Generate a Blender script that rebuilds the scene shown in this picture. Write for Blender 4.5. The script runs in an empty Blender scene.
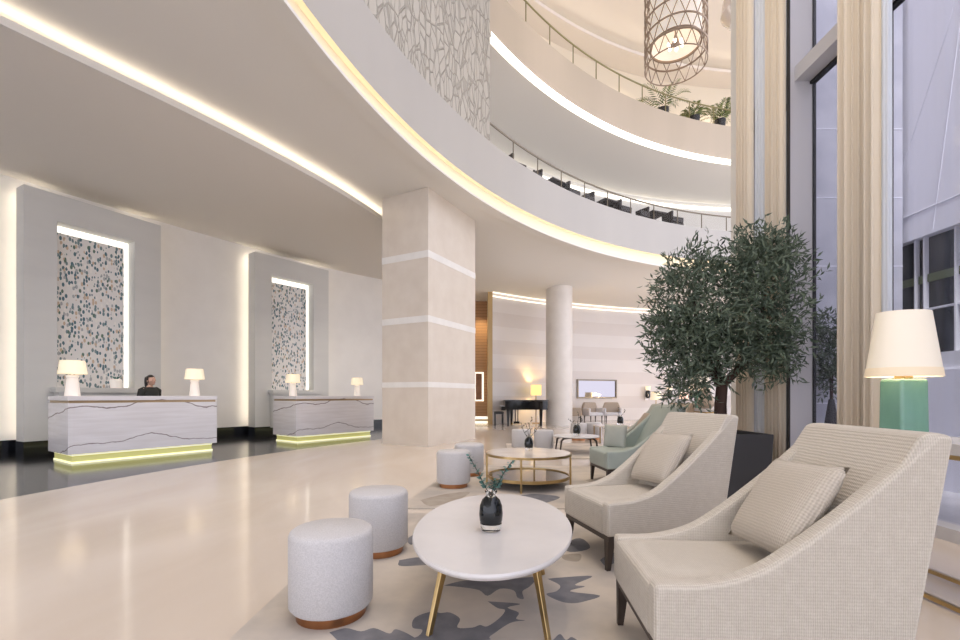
import bpy, bmesh, math, random
from mathutils import Vector, Matrix, Euler
random.seed(7)
R_ = math.radians
S = bpy.context.scene
COL = S.collection
F, HY, CX, CH = 453.0, 396.0, 480.0, 1.1      # focal (px), horizon row, centre column, camera height

def at(px, py, Y):
    return Vector(((px - CX) / F * Y, Y, CH + (HY - py) / F * Y))

def fl(px, py, z=0.0):
    Y = (CH - z) * F / (py - HY)
    return Vector(((px - CX) / F * Y, Y, z))

# ------------------------------------------------------------------ materials
MATS = {}
def nt(name):
    m = bpy.data.materials.new(name); m.use_nodes = True
    t = m.node_tree
    b = t.nodes['Principled BSDF']
    MATS[name] = m
    return m, t, b
def L(t, a, b): t.links.new(a, b)
def node(t, kind, **kw):
    n = t.nodes.new(kind)
    for k, v in kw.items():
        if k.startswith('i_'):
            key = k[2:]
            n.inputs[int(key) if key.isdigit() else key].default_value = v
        else: setattr(n, k, v)
    return n
def math_(t, op, a, b=None, c=None):
    n = t.nodes.new('ShaderNodeMath'); n.operation = op
    for i, v in enumerate((a, b, c)):
        if v is None: continue
        if hasattr(v, 'is_output'): L(t, v, n.inputs[i])
        else: n.inputs[i].default_value = v
    return n.outputs[0]
def mixc(t, fac, a, b):
    n = t.nodes.new('ShaderNodeMix'); n.data_type = 'RGBA'
    for i, v in ((0, fac), (6, a), (7, b)):
        if hasattr(v, 'is_output'): L(t, v, n.inputs[i])
        else: n.inputs[i].default_value = v if i == 0 else (*v[:3], 1)
    return n.outputs[2]
def plain(name, c, rough=.5, metal=0, spec=.5, emit=None, es=0, sheen=0):
    m, t, b = nt(name)
    b.inputs['Base Color'].default_value = (*c, 1)
    b.inputs['Roughness'].default_value = rough
    b.inputs['Metallic'].default_value = metal
    b.inputs['Specular IOR Level'].default_value = spec
    if sheen: b.inputs['Sheen Weight'].default_value = sheen
    if emit:
        b.inputs['Emission Color'].default_value = (*emit, 1)
        b.inputs['Emission Strength'].default_value = es
    return m
def coords(t, kind='Object', scale=(1, 1, 1)):
    tc = t.nodes.new('ShaderNodeTexCoord'); mp = t.nodes.new('ShaderNodeMapping')
    L(t, tc.outputs[kind], mp.inputs[0]); mp.inputs['Scale'].default_value = scale
    return mp.outputs[0]
def mottled(name, c1, c2, scale=3, rough=.5, stretch=(1, 1, 1), detail=6, bump=0, kind='Object', lo=.35, hi=.65, spec=.5, metal=0):
    m, t, b = nt(name)
    v = coords(t, kind, stretch)
    n = node(t, 'ShaderNodeTexNoise'); n.inputs['Scale'].default_value = scale; n.inputs['Detail'].default_value = detail
    L(t, v, n.inputs['Vector'])
    f = node(t, 'ShaderNodeMapRange'); f.inputs[1].default_value = lo; f.inputs[2].default_value = hi
    L(t, n.outputs[0], f.inputs[0])
    L(t, mixc(t, f.outputs[0], c1, c2), b.inputs['Base Color'])
    b.inputs['Roughness'].default_value = rough; b.inputs['Specular IOR Level'].default_value = spec
    b.inputs['Metallic'].default_value = metal
    if bump:
        bp = node(t, 'ShaderNodeBump'); bp.inputs['Strength'].default_value = bump; bp.inputs['Distance'].default_value = .01
        L(t, n.outputs[0], bp.inputs['Height']); L(t, bp.outputs[0], b.inputs['Normal'])
    return m
def fabric(name, c1, c2, period=.012, bump=.6, rough=.9, contrast=1.0, sheen=.15, amps=(1, 1, .55)):
    m, t, b = nt(name)
    v = coords(t)
    ns = node(t, 'ShaderNodeTexNoise', i_Scale=26.0); L(t, v, ns.inputs['Vector'])
    jit = math_(t, 'MULTIPLY', math_(t, 'SUBTRACT', ns.outputs[0], .5), 3.2)
    sp = t.nodes.new('ShaderNodeSeparateXYZ'); L(t, v, sp.inputs[0])
    k = 2 * math.pi / period
    w = []
    for i, (kk, am) in enumerate(zip((k, k * .97, k * .62), amps)):
        w.append(math_(t, 'MULTIPLY', math_(t, 'SINE', math_(t, 'ADD', math_(t, 'MULTIPLY', sp.outputs[i], kk), jit)), am))
    s = math_(t, 'ADD', math_(t, 'ADD', w[0], w[1]), w[2])
    f = node(t, 'ShaderNodeMapRange'); f.inputs[1].default_value = -1.6; f.inputs[2].default_value = 1.6
    L(t, s, f.inputs[0])
    n2 = node(t, 'ShaderNodeTexNoise', i_Scale=140.0); L(t, v, n2.inputs['Vector'])
    ff = math_(t, 'MULTIPLY_ADD', f.outputs[0], contrast * .7, math_(t, 'MULTIPLY', n2.outputs[0], contrast * .5))
    L(t, mixc(t, ff, c1, c2), b.inputs['Base Color'])
    b.inputs['Roughness'].default_value = rough; b.inputs['Specular IOR Level'].default_value = .2
    b.inputs['Sheen Weight'].default_value = sheen
    bp = node(t, 'ShaderNodeBump'); bp.inputs['Strength'].default_value = bump; bp.inputs['Distance'].default_value = .004
    L(t, s, bp.inputs['Height']); L(t, bp.outputs[0], b.inputs['Normal'])
    return m

RC = Vector((12.53, 1.92, 0)); RB = 15.2        # centre and radius of the atrium void

plaster = plain('plaster', (.775, .75, .70), .75, spec=.2)
plaster_l = plain('plaster_lower', (.80, .76, .70), .75, spec=.2)
wallpaint = mottled('wall_paint', (.86, .83, .78), (.83, .80, .75), 2, .6)
slabstone = mottled('slab_stone', (.66, .65, .61), (.625, .615, .58), 1.2, .55, stretch=(.4, .4, 2))
pillar_a = mottled('pillar_stone', (.72, .645, .55), (.675, .595, .50), 2.6, .35, detail=9)
pillar_b = mottled('pillar_band', (.86, .83, .78), (.80, .77, .72), 3, .35)
colstone = mottled('column_stone', (.76, .71, .65), (.70, .65, .59), 2.2, .4)
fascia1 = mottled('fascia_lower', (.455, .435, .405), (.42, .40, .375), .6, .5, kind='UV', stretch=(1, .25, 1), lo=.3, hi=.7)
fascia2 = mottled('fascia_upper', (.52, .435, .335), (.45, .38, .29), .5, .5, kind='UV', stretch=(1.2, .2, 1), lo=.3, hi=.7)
covecream = plain('cove_cream', (.82, .73, .56), .7, spec=.2)
led_warm = plain('led_warm', (1, .9, .7), .5, emit=(1, .86, .58), es=4.2)
soft_glow = plain('soft_glow', (1, .95, .85), .5, emit=(1, .93, .80), es=.9)
led_niche = plain('led_niche', (1, .97, .9), .5, emit=(1, .95, .85), es=1.1)
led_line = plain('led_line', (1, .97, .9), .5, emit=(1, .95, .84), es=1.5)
led_white = plain('led_white', (1, .97, .9), .5, emit=(1, .94, .82), es=5.0)
led_hidden = plain('led_hidden', (1, .97, .9), .5, emit=(1, .88, .72), es=7.0)
black_gloss = plain('black_granite', (.008, .009, .012), .08)
brass = mottled('brass', (.55, .40, .19), (.46, .32, .14), 6, .28, metal=1)
copper = mottled('copper', (.50, .25, .12), (.38, .17, .08), 5, .3, stretch=(1, 1, .2), metal=1)
darkwood = mottled('dark_wood', (.045, .03, .022), (.03, .02, .015), 9, .4, stretch=(1, 1, .2))
black_metal = plain('black_metal', (.012, .011, .012), .35)
piano_black = plain('piano_black', (.004, .004, .005), .07)
bronze_rail = plain('bronze_rail', (.20, .17, .13), .35, metal=.8)
olive_rail = plain('olive_rail', (.25, .22, .10), .4, metal=.5)
grey_metal = plain('grey_frame', (.58, .565, .575), .45)
black_seal = plain('black_seal', (.01, .01, .012), .5)
curtain_m = plain('cream_curtain', (.84, .745, .60), .9, spec=.1, sheen=.2)
sheer_m = plain('white_sheer', (.80, .84, .90), .9, spec=.1)
shade_m = plain('lamp_shade', (.92, .84, .70), .8, emit=(1, .84, .60), es=.12)
shade_hot = plain('lamp_shade_lit', (.95, .86, .68), .8, emit=(1, .82, .52), es=.36)
shade_yel = plain('lamp_shade_yellow', (.85, .70, .30), .8, emit=(1, .72, .28), es=.9)
shade_pink = plain('lamp_shade_pink', (.9, .6, .5), .8, emit=(1, .66, .5), es=.9)
glow_base = plain('alabaster_glow', (.90, .84, .78), .4, emit=(1, .88, .74), es=.18)
plinth_m = plain('lit_plinth', (.62, .60, .24), .25, emit=(.78, .74, .26), es=.26)
plinth_edge = plain('lit_plinth_edge', (.95, .93, .6), .25, emit=(1, .97, .62), es=.65)
goldstrip = plain('gold_strip', (.42, .30, .17), .35, metal=.7)
white_marble = mottled('white_marble', (.69, .665, .65), (.60, .58, .575), 2.2, .22, detail=9, lo=.4, hi=.75)
beige_top = mottled('beige_marble', (.80, .73, .66), (.70, .63, .56), 3.5, .15, detail=8)
smoked = plain('smoked_mirror', (.16, .13, .11), .05, metal=.7)
ottoman_m = mottled('ottoman_boucle', (.53, .515, .51), (.63, .61, .605), 170, .95, bump=.35, spec=.15)
chair_m = fabric('chair_weave', (.46, .405, .33), (.67, .615, .53), .0075, .3, contrast=.9)
pillow_m = fabric('pillow_weave', (.43, .375, .30), (.63, .56, .47), .0075, .3, contrast=.9, amps=(0, 1.2, .9))
mint_m = mottled('mint_leather', (.40, .45, .40), (.36, .405, .36), 4, .45)
sage_m = mottled('sage_leather', (.43, .44, .385), (.39, .40, .35), 4, .55)
taupe_m = mottled('taupe_fabric', (.45, .37, .29), (.40, .32, .25), 30, .9)
greyw_m = mottled('pale_fabric', (.68, .66, .67), (.62, .60, .61), 30, .9)
brown_chair = mottled('brown_leather', (.035, .024, .02), (.022, .016, .013), 8, .5)
planter_m = plain('charcoal_planter', (.045, .045, .05), .5)
bark = mottled('bark', (.085, .045, .032), (.04, .022, .018), 14, .85, stretch=(1, 1, .25), bump=.6)
soil = mottled('soil', (.05, .035, .025), (.02, .015, .01), 30, .95)
pot_black = plain('black_pot', (.012, .012, .014), .4)
branch_m = plain('branch', (.05, .05, .035), .8)
euca = mottled('eucalyptus_leaf', (.06, .155, .135), (.10, .22, .19), 30, .6)
skin = plain('skin', (.62, .38, .28), .5)
hair_m = plain('dark_hair', (.018, .011, .009), .45)
dress_m = plain('charcoal_cloth', (.03, .031, .028), .8)
lip_m = plain('lips', (.45, .13, .12), .5)
eye_m = plain('eye_dark', (.02, .012, .01), .3)
woodwall = None

def leafmat(name, c1, c2):
    m, t, b = nt(name)
    oi = t.nodes.new('ShaderNodeAttribute'); oi.attribute_name = 'tint'
    L(t, mixc(t, oi.outputs['Fac'], c1, c2), b.inputs['Base Color'])
    b.inputs['Roughness'].default_value = .45
    return m
olive_leaf = leafmat('olive_leaf', (.026, .050, .028), (.19, .24, .165))
palm_leaf = leafmat('palm_leaf', (.035, .07, .012), (.22, .27, .06))

def glassy(name, tint, refl=.08, rough=0.0):
    m, t, b = nt(name)
    tr = node(t, 'ShaderNodeBsdfTransparent'); tr.inputs[0].default_value = (*tint, 1)
    gl = node(t, 'ShaderNodeBsdfGlossy'); gl.inputs['Roughness'].default_value = rough
    lw = node(t, 'ShaderNodeLayerWeight'); lw.inputs[0].default_value = .5
    fr = math_(t, 'MULTIPLY_ADD', math_(t, 'POWER', lw.outputs['Facing'], 5.0), .55, refl * .5)
    mx = node(t, 'ShaderNodeMixShader')
    L(t, fr, mx.inputs[0]); L(t, tr.outputs[0], mx.inputs[1]); L(t, gl.outputs[0], mx.inputs[2])
    L(t, mx.outputs[0], t.nodes['Material Output'].inputs[0])
    return m
win_glass = glassy('window_glass', (.93, .935, .97))
rail_glass = glassy('rail_glass', (.96, .96, .96), .015)
vase_glass = plain('clear_glass', (.95, .97, .97), .02); vase_glass.node_tree.nodes['Principled BSDF'].inputs['Transmission Weight'].default_value = 1
black_glass = plain('black_glass', (.006, .008, .009), .04)
def green_glass():
    m, t, b = nt('green_glass')
    v = coords(t, 'Object', (3, 3, 1))
    n = node(t, 'ShaderNodeTexNoise', i_Scale=3.0, i_Detail=4.0); L(t, v, n.inputs['Vector'])
    L(t, mixc(t, n.outputs[0], (.16, .38, .28), (.36, .62, .48)), b.inputs['Base Color'])
    b.inputs['Roughness'].default_value = .12
    b.inputs['Transmission Weight'].default_value = .35
    return m
lamp_green = green_glass()

def floor_mat():
    m, t, b = nt('floor_marble')
    v = coords(t, 'Object', (1, .35, 1))
    n = node(t, 'ShaderNodeTexNoise', i_Scale=1.1, i_Detail=9.0, i_Distortion=.6); L(t, v, n.inputs['Vector'])
    f = node(t, 'ShaderNodeMapRange'); f.inputs[1].default_value = .35; f.inputs[2].default_value = .7
    L(t, n.outputs[0], f.inputs[0])
    cream = mixc(t, f.outputs[0], (.70, .615, .53), (.62, .525, .43))
    g = t.nodes.new('ShaderNodeNewGeometry'); sp = t.nodes.new('ShaderNodeSeparateXYZ'); L(t, g.outputs['Position'], sp.inputs[0])
    dx = math_(t, 'SUBTRACT', sp.outputs[0], RC.x); dy = math_(t, 'SUBTRACT', sp.outputs[1], RC.y)
    r = math_(t, 'SQRT', math_(t, 'ADD', math_(t, 'MULTIPLY', dx, dx), math_(t, 'MULTIPLY', dy, dy)))
    mask = math_(t, 'MULTIPLY', math_(t, 'GREATER_THAN', r, 17.85), math_(t, 'LESS_THAN', sp.outputs[0], -2.0))
    L(t, mixc(t, mask, cream, (.012, .012, .014)), b.inputs['Base Color'])
    b.inputs['Roughness'].default_value = .12
    b.inputs['Specular IOR Level'].default_value = .6
    return m
floor_m = floor_mat()

def banded():
    m, t, b = nt('banded_stone')
    g = t.nodes.new('ShaderNodeNewGeometry'); sp = t.nodes.new('ShaderNodeSeparateXYZ'); L(t, g.outputs['Position'], sp.inputs[0])
    fr = math_(t, 'FRACT', math_(t, 'MULTIPLY', sp.outputs[2], 1 / 1.1))
    st = math_(t, 'GREATER_THAN', fr, .5)
    v = coords(t, 'Object', (1, 1, 1))
    n = node(t, 'ShaderNodeTexNoise', i_Scale=1.4, i_Detail=6.0); L(t, v, n.inputs['Vector'])
    a = mixc(t, n.outputs[0], (.72, .68, .65), (.67, .63, .60))
    c = mixc(t, n.outputs[0], (.67, .62, .58), (.62, .57, .54))
    L(t, mixc(t, st, a, c), b.inputs['Base Color']); b.inputs['Roughness'].default_value = .35
    return m
banded_m = banded()

def relief():
    m, t, b = nt('relief_panel')
    v = coords(t, 'UV', (1.5, .55, 1))
    ds = []
    for sc_, off in ((3.6, 0.0), (3.1, 7.3)):
        mp2 = t.nodes.new('ShaderNodeMapping'); mp2.inputs['Location'].default_value = (off, off * .7, 0); L(t, v, mp2.inputs[0])
        n = node(t, 'ShaderNodeTexVoronoi', feature='DISTANCE_TO_EDGE'); n.inputs['Scale'].default_value = sc_; n.inputs['Randomness'].default_value = .8
        L(t, mp2.outputs[0], n.inputs['Vector']); ds.append(n.outputs['Distance'])
    dmin = math_(t, 'MINIMUM', ds[0], ds[1])
    f = node(t, 'ShaderNodeMapRange'); f.inputs[1].default_value = .018; f.inputs[2].default_value = .04
    L(t, dmin, f.inputs[0])
    L(t, mixc(t, f.outputs[0], (.35, .325, .28), (.47, .44, .385)), b.inputs['Base Color'])
    b.inputs['Roughness'].default_value = .6
    bp = node(t, 'ShaderNodeBump'); bp.inputs['Strength'].default_value = 1; bp.inputs['Distance'].default_value = .025
    L(t, f.outputs[0], bp.inputs['Height']); L(t, bp.outputs[0], b.inputs['Normal'])
    return m
relief_m = relief()

def mosaic():
    m, t, b = nt('mosaic_art')
    v = coords(t, 'UV', (1, .5, 1))
    n = node(t, 'ShaderNodeTexVoronoi', feature='F1'); n.inputs['Scale'].default_value = 21.0; n.inputs['Randomness'].default_value = .85
    L(t, v, n.inputs['Vector'])
    dot = math_(t, 'LESS_THAN', n.outputs['Distance'], .47)
    sp = t.nodes.new('ShaderNodeSeparateColor'); L(t, n.outputs['Color'], sp.inputs[0])
    cr = node(t, 'ShaderNodeValToRGB'); cr.color_ramp.interpolation = 'CONSTANT'
    el = cr.color_ramp.elements
    el[0].position = 0; el[0].color = (.07, .15, .175, 1)
    el[1].position = .26; el[1].color = (.16, .235, .24, 1)
    for p, c in ((.46, (.60, .46, .33)), (.60, (.42, .43, .42)), (.74, (.86, .82, .76)), (.9, (.10, .17, .12))):
        e = el.new(p); e.color = (*c, 1)
    L(t, sp.outputs[0], cr.inputs[0])
    L(t, mixc(t, dot, (.80, .77, .73), cr.outputs[0]), b.inputs['Base Color'])
    b.inputs['Roughness'].default_value = .4
    return m
mosaic_m = mosaic()

def desk_marble():
    m, t, b = nt('veined_marble')
    tc = t.nodes.new('ShaderNodeTexCoord'); sp = t.nodes.new('ShaderNodeSeparateXYZ'); L(t, tc.outputs['Object'], sp.inputs[0])
    # run = position along the front, carried round the ends
    run = math_(t, 'ADD', sp.outputs[0], math_(t, 'MULTIPLY', sp.outputs[1], -.6))
    n = node(t, 'ShaderNodeTexNoise', i_Scale=5.0, i_Detail=5.0); L(t, tc.outputs['Object'], n.inputs['Vector'])
    wob = math_(t, 'MULTIPLY', math_(t, 'SUBTRACT', n.outputs[0], .5), .09)
    def vein(pts, width):
        fc = t.nodes.new('ShaderNodeFloatCurve'); c = fc.mapping.curves[0]
        for i, (x, z) in enumerate(pts):
            if i < 2: c.points[i].location = (x, z)
            else: c.points.new(x, z)
        fc.mapping.update()
        L(t, math_(t, 'MULTIPLY_ADD', run, 1 / 3.0, .25), fc.inputs[1])
        d = math_(t, 'ABSOLUTE', math_(t, 'SUBTRACT', math_(t, 'ADD', sp.outputs[2], wob), fc.outputs[0]))
        f = node(t, 'ShaderNodeMapRange'); f.inputs[1].default_value = width * .5; f.inputs[2].default_value = width * 1.5
        f.inputs[3].default_value = 1; f.inputs[4].default_value = 0
        L(t, d, f.inputs[0]); return f.outputs[0]
    v1 = vein([(0, .70), (1, .88), (.2, .86), (.27, .925), (.42, .90), (.50, .91), (.56, .99), (.82, .99), (.88, .915)], .009)
    v2 = vein([(0, .12), (1, .26), (.2, .20), (.27, .29), (.45, .31), (.62, .42), (.74, .34), (.88, .27)], .007)
    mp = t.nodes.new('ShaderNodeMapping'); mp.inputs['Scale'].default_value = (.7, .7, 9); L(t, tc.outputs['Object'], mp.inputs[0])
    n2 = node(t, 'ShaderNodeTexNoise', i_Scale=2.0, i_Detail=5.0, i_Distortion=.4); L(t, mp.outputs[0], n2.inputs['Vector'])
    f2 = node(t, 'ShaderNodeMapRange'); f2.inputs[1].default_value = .35; f2.inputs[2].default_value = .65; L(t, n2.outputs[0], f2.inputs[0])
    base = mixc(t, f2.outputs[0], (.82, .79, .79), (.745, .71, .70))
    both = math_(t, 'MAXIMUM', v1, v2)
    L(t, mixc(t, math_(t, 'MULTIPLY', both, .85), base, (.16, .10, .09)), b.inputs['Base Color'])
    b.inputs['Roughness'].default_value = .2
    return m
deskm = desk_marble()

def slat_wood():
    m, t, b = nt('wood_panelling')
    g = t.nodes.new('ShaderNodeNewGeometry'); sp = t.nodes.new('ShaderNodeSeparateXYZ'); L(t, g.outputs['Position'], sp.inputs[0])
    s = math_(t, 'GREATER_THAN', math_(t, 'FRACT', math_(t, 'MULTIPLY', sp.outputs[2], 8.0)), .12)
    n = node(t, 'ShaderNodeTexNoise', i_Scale=3.0); L(t, coords(t, 'Object', (1, 1, 8)), n.inputs['Vector'])
    w = mixc(t, n.outputs[0], (.36, .20, .09), (.46, .27, .13))
    L(t, mixc(t, s, (.2, .11, .05), w), b.inputs['Base Color']); b.inputs['Roughness'].default_value = .45
    return m
woodwall = slat_wood()
goldwood = mottled('gold_trim_wood', (.58, .40, .18), (.50, .34, .15), 4, .4, stretch=(1, 1, .1))
rug_m = mottled('rug_beige', (.60, .53, .45), (.43, .39, .35), 2.4, .95, detail=9, spec=.1)
rug_grey = mottled('rug_grey_motif', (.165, .165, .18), (.23, .225, .235), 9, .95, spec=.1)
rug_brown = mottled('rug_taupe_motif', (.36, .31, .26), (.42, .37, .31), 9, .95, spec=.1)
ext_wall = plain('pale_cladding', (.84, .84, .90), .6)
ext_seam = plain('cladding_seam', (.80, .80, .86), .6)
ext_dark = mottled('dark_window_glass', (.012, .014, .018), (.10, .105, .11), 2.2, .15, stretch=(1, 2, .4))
ext_green = plain('green_reflection', (.16, .19, .11), .6)
ext_white = plain('white_window_bar', (.80, .80, .83), .5)
ext_stone = mottled('outdoor_stone', (.60, .60, .65), (.50, .50, .56), 3, .7)
paving = mottled('outdoor_paving', (.55, .54, .56), (.48, .47, .5), 3, .8)

# ------------------------------------------------------------------ mesh helpers
class MB:
    def __init__(s): s.bm = bmesh.new(); s.uv = None
    def box(s, x0, x1, y0, y1, z0, z1, M=None, mi=0):
        co = [(x0, y0, z0), (x1, y0, z0), (x1, y1, z0), (x0, y1, z0), (x0, y0, z1), (x1, y0, z1), (x1, y1, z1), (x0, y1, z1)]
        vs = [s.bm.verts.new(M @ Vector(c) if M else c) for c in co]
        for f in ((0, 3, 2, 1), (4, 5, 6, 7), (0, 1, 5, 4), (1, 2, 6, 5), (2, 3, 7, 6), (3, 0, 4, 7)):
            s.bm.faces.new([vs[i] for i in f]).material_index = mi
        return s
    def frustum(s, cx, cy, z0, z1, a0, b0, a1, b1, dx=0, dy=0):
        co = [(cx + sx * a0, cy + sy * b0, z0) for sx, sy in ((-1, -1), (1, -1), (1, 1), (-1, 1))] + \
             [(cx + dx + sx * a1, cy + dy + sy * b1, z1) for sx, sy in ((-1, -1), (1, -1), (1, 1), (-1, 1))]
        vs = [s.bm.verts.new(c) for c in co]
        for f in ((0, 3, 2, 1), (4, 5, 6, 7), (0, 1, 5, 4), (1, 2, 6, 5), (2, 3, 7, 6), (3, 0, 4, 7)):
            s.bm.faces.new([vs[i] for i in f])
        return s
    def prism(s, pts, z0, z1, mi=0, axis='z'):
        def P(a, b, c): return (a, b, c) if axis == 'z' else (a, c, b)
        lo = [s.bm.verts.new(P(p[0], p[1], z0)) for p in pts]
        hi = [s.bm.verts.new(P(p[0], p[1], z1)) for p in pts]
        n = len(pts)
        fs = [s.bm.faces.new(lo[::-1]), s.bm.faces.new(hi)]
        for i in range(n): fs.append(s.bm.faces.new([lo[i], lo[(i + 1) % n], hi[(i + 1) % n], hi[i]]))
        for f in fs: f.material_index = mi
        return s
    def lathe(s, prof, n=32, c=(0, 0, 0), sx=1, sy=1, cap=True):
        rings = []
        for r, z in prof:
            rings.append([s.bm.verts.new((c[0] + r * sx * math.cos(2 * math.pi * i / n), c[1] + r * sy * math.sin(2 * math.pi * i / n), c[2] + z)) for i in range(n)])
        for a, b in zip(rings, rings[1:]):
            for i in range(n): s.bm.faces.new([a[i], a[(i + 1) % n], b[(i + 1) % n], b[i]])
        if cap:
            s.bm.faces.new(rings[0][::-1]); s.bm.faces.new(rings[-1])
        return s
    def tube(s, pts, r, n=6, closed=False, cap=True):
        pts = [Vector(p) for p in pts]; rs = r if isinstance(r, (list, tuple)) else [r] * len(pts)
        rings = []; m = len(pts); up = None
        for i, p in enumerate(pts):
            a = pts[(i - 1) % m] if (i > 0 or closed) else p
            b = pts[(i + 1) % m] if (i < m - 1 or closed) else p
            d = (b - a).normalized()
            if up is None:
                up = Vector((0, 0, 1)) if abs(d.z) < .9 else Vector((1, 0, 0))
            u = d.cross(up)
            if u.length < 1e-4: u = d.cross(Vector((0, 1, .1)))
            u.normalize(); w = u.cross(d).normalized(); up = w
            rings.append([s.bm.verts.new(p + (u * math.cos(2 * math.pi * k / n) + w * math.sin(2 * math.pi * k / n)) * rs[i]) for k in range(n)])
        pr = list(zip(rings, rings[1:])) + ([(rings[-1], rings[0])] if closed else [])
        for a, b in pr:
            for k in range(n): s.bm.faces.new([a[k], a[(k + 1) % n], b[(k + 1) % n], b[k]])
        if cap and not closed:
            s.bm.faces.new(rings[0][::-1]); s.bm.faces.new(rings[-1])
        return s
    def strip(s, a, b, uvs=None, mi=0):
        va = [s.bm.verts.new(p) for p in a]; vb = [s.bm.verts.new(p) for p in b]
        lay = s.bm.loops.layers.uv.verify() if uvs else None
        for i in range(len(a) - 1):
            f = s.bm.faces.new([va[i], va[i + 1], vb[i + 1], vb[i]]); f.material_index = mi
            if uvs:
                for lp, q in zip(f.loops, (uvs[0][i], uvs[0][i + 1], uvs[1][i + 1], uvs[1][i])): lp[lay].uv = q
        return s
    def build(s, name, mats, parent=None, smooth=False, bevel=0, seg=2, sub=0, angle=35):
        me = bpy.data.meshes.new(name)
        bmesh.ops.recalc_face_normals(s.bm, faces=s.bm.faces)
        s.bm.to_mesh(me); s.bm.free()
        for m in (mats if isinstance(mats, (list, tuple)) else [mats]): me.materials.append(m)
        o = bpy.data.objects.new(name, me); COL.objects.link(o)
        if parent: o.parent = parent
        if smooth or bevel:
            for p in me.polygons: p.use_smooth = True
            if not bevel and not sub:
                me.set_sharp_from_angle(angle=R_(angle))
        if bevel:
            b = o.modifiers.new('bevel', 'BEVEL'); b.width = bevel; b.segments = seg; b.limit_method = 'ANGLE'; b.angle_limit = R_(30)
            b.harden_normals = True
            me.set_sharp_from_angle(angle=R_(60)) if not sub else None
        if sub:
            b = o.modifiers.new('sub', 'SUBSURF'); b.levels = sub; b.render_levels = sub
        return o

def tag(o, label=None, cat=None, group=None, kind=None):
    if label: o['label'] = label
    if cat: o['category'] = cat
    if group: o['group'] = group
    if kind: o['kind'] = kind
    return o
def thing(name, loc=(0, 0, 0), rz=0, label=None, cat=None, group=None):
    o = bpy.data.objects.new(name, None); COL.objects.link(o); o.empty_display_size = .1
    o.location = loc; o.rotation_euler = (0, 0, rz)
    return tag(o, label, cat, group)
KIDS = {}
def kids(o): return [c for c in COL.objects if c.parent == o]
def copy_tree(o, loc=None, rz=None, label=None, scale=None, parent=None, cat=None, group=None):
    c = o.copy(); COL.objects.link(c)
    if parent: c.parent = parent
    for ch in kids(o): copy_tree(ch, parent=c)
    if loc is not None: c.location = loc
    if rz is not None: c.rotation_euler.z = rz
    if scale: c.scale = (scale,) * 3
    if not parent: tag(c, label, cat, group)
    return c
def struct(o): o['kind'] = 'structure'; return o
def recolor(o, mp):
    for ch in kids(o):
        if ch.type == 'MESH':
            ch.data = ch.data.copy()
            for i, m in enumerate(ch.data.materials):
                if m in mp: ch.data.materials[i] = mp[m]
        recolor(ch, mp)

def arc(R, a0, a1, n, z=0, c=RC):
    return [Vector((c.x + R * math.cos(R_(a0 + (a1 - a0) * i / n)), c.y + R * math.sin(R_(a0 + (a1 - a0) * i / n)), z)) for i in range(n + 1)]
def arcband(mb, R, a0, a1, z0, z1, n=90, mi=0, R1=None):
    R1 = R if R1 is None else R1
    u = [R * R_(a0 + (a1 - a0) * i / n) for i in range(n + 1)]
    mb.strip(arc(R, a0, a1, n, z0), arc(R1, a0, a1, n, z1), ([(q, z0) for q in u], [(q, z1) for q in u]), mi)
    return mb
def angle_at(px, R=RB):
    k = (px - CX) / F
    A = k * k + 1; B = -2 * (k * RC.x + RC.y); C_ = RC.x ** 2 + RC.y ** 2 - R * R
    Y = (-B + math.sqrt(B * B - 4 * A * C_)) / (2 * A)
    return math.degrees(math.atan2(Y - RC.y, k * Y - RC.x)), Y

def catmull(pts, n=10):
    P = [Vector(p) for p in pts]; P = [P[0] * 2 - P[1]] + P + [P[-1] * 2 - P[-2]]
    out = []
    for i in range(1, len(P) - 2):
        for k in range(n):
            t = k / n; a, b, c, d = P[i - 1:i + 3]
            out.append(.5 * ((2 * b) + (c - a) * t + (2 * a - 5 * b + 4 * c - d) * t * t + (3 * b - a - 3 * c + d) * t ** 3))
    out.append(P[-2]); return out

# ------------------------------------------------------------------ the setting
fb = MB(); fb.prism([(-16, -6), (3.72, -6), (3.72, 6.35), (18, 6.35), (18, 25), (-16, 25)], -.1, 0)
struct(fb.build('floor', floor_m))

# ceiling around the void: level over the reception, sinking towards the far wall
def sstep(x, a, b):
    t = max(0, min(1, (x - a) / (b - a))); return t * t * (3 - 2 * t)
cb = MB(); Rs = [15.34, 15.6, 16, 16.5, 17, 17.5, 18.2, 20, 24, 30]; na = 110
rows = []
for R in Rs:
    row = []
    for i in range(na + 1):
        a = 218 - 158 * i / na
        dz = .46 * sstep(R, 15.5, 18.2) * (1 - sstep(a, 131, 144))
        row.append(cb.bm.verts.new((RC.x + R * math.cos(R_(a)), RC.y + R * math.sin(R_(a)), 5.62 - dz)))
    rows.append(row)
for a, b in zip(rows, rows[1:]):
    for i in range(na): cb.bm.faces.new([a[i], a[i + 1], b[i + 1], b[i]])
struct(cb.build('ceiling', plaster, smooth=True))

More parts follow.
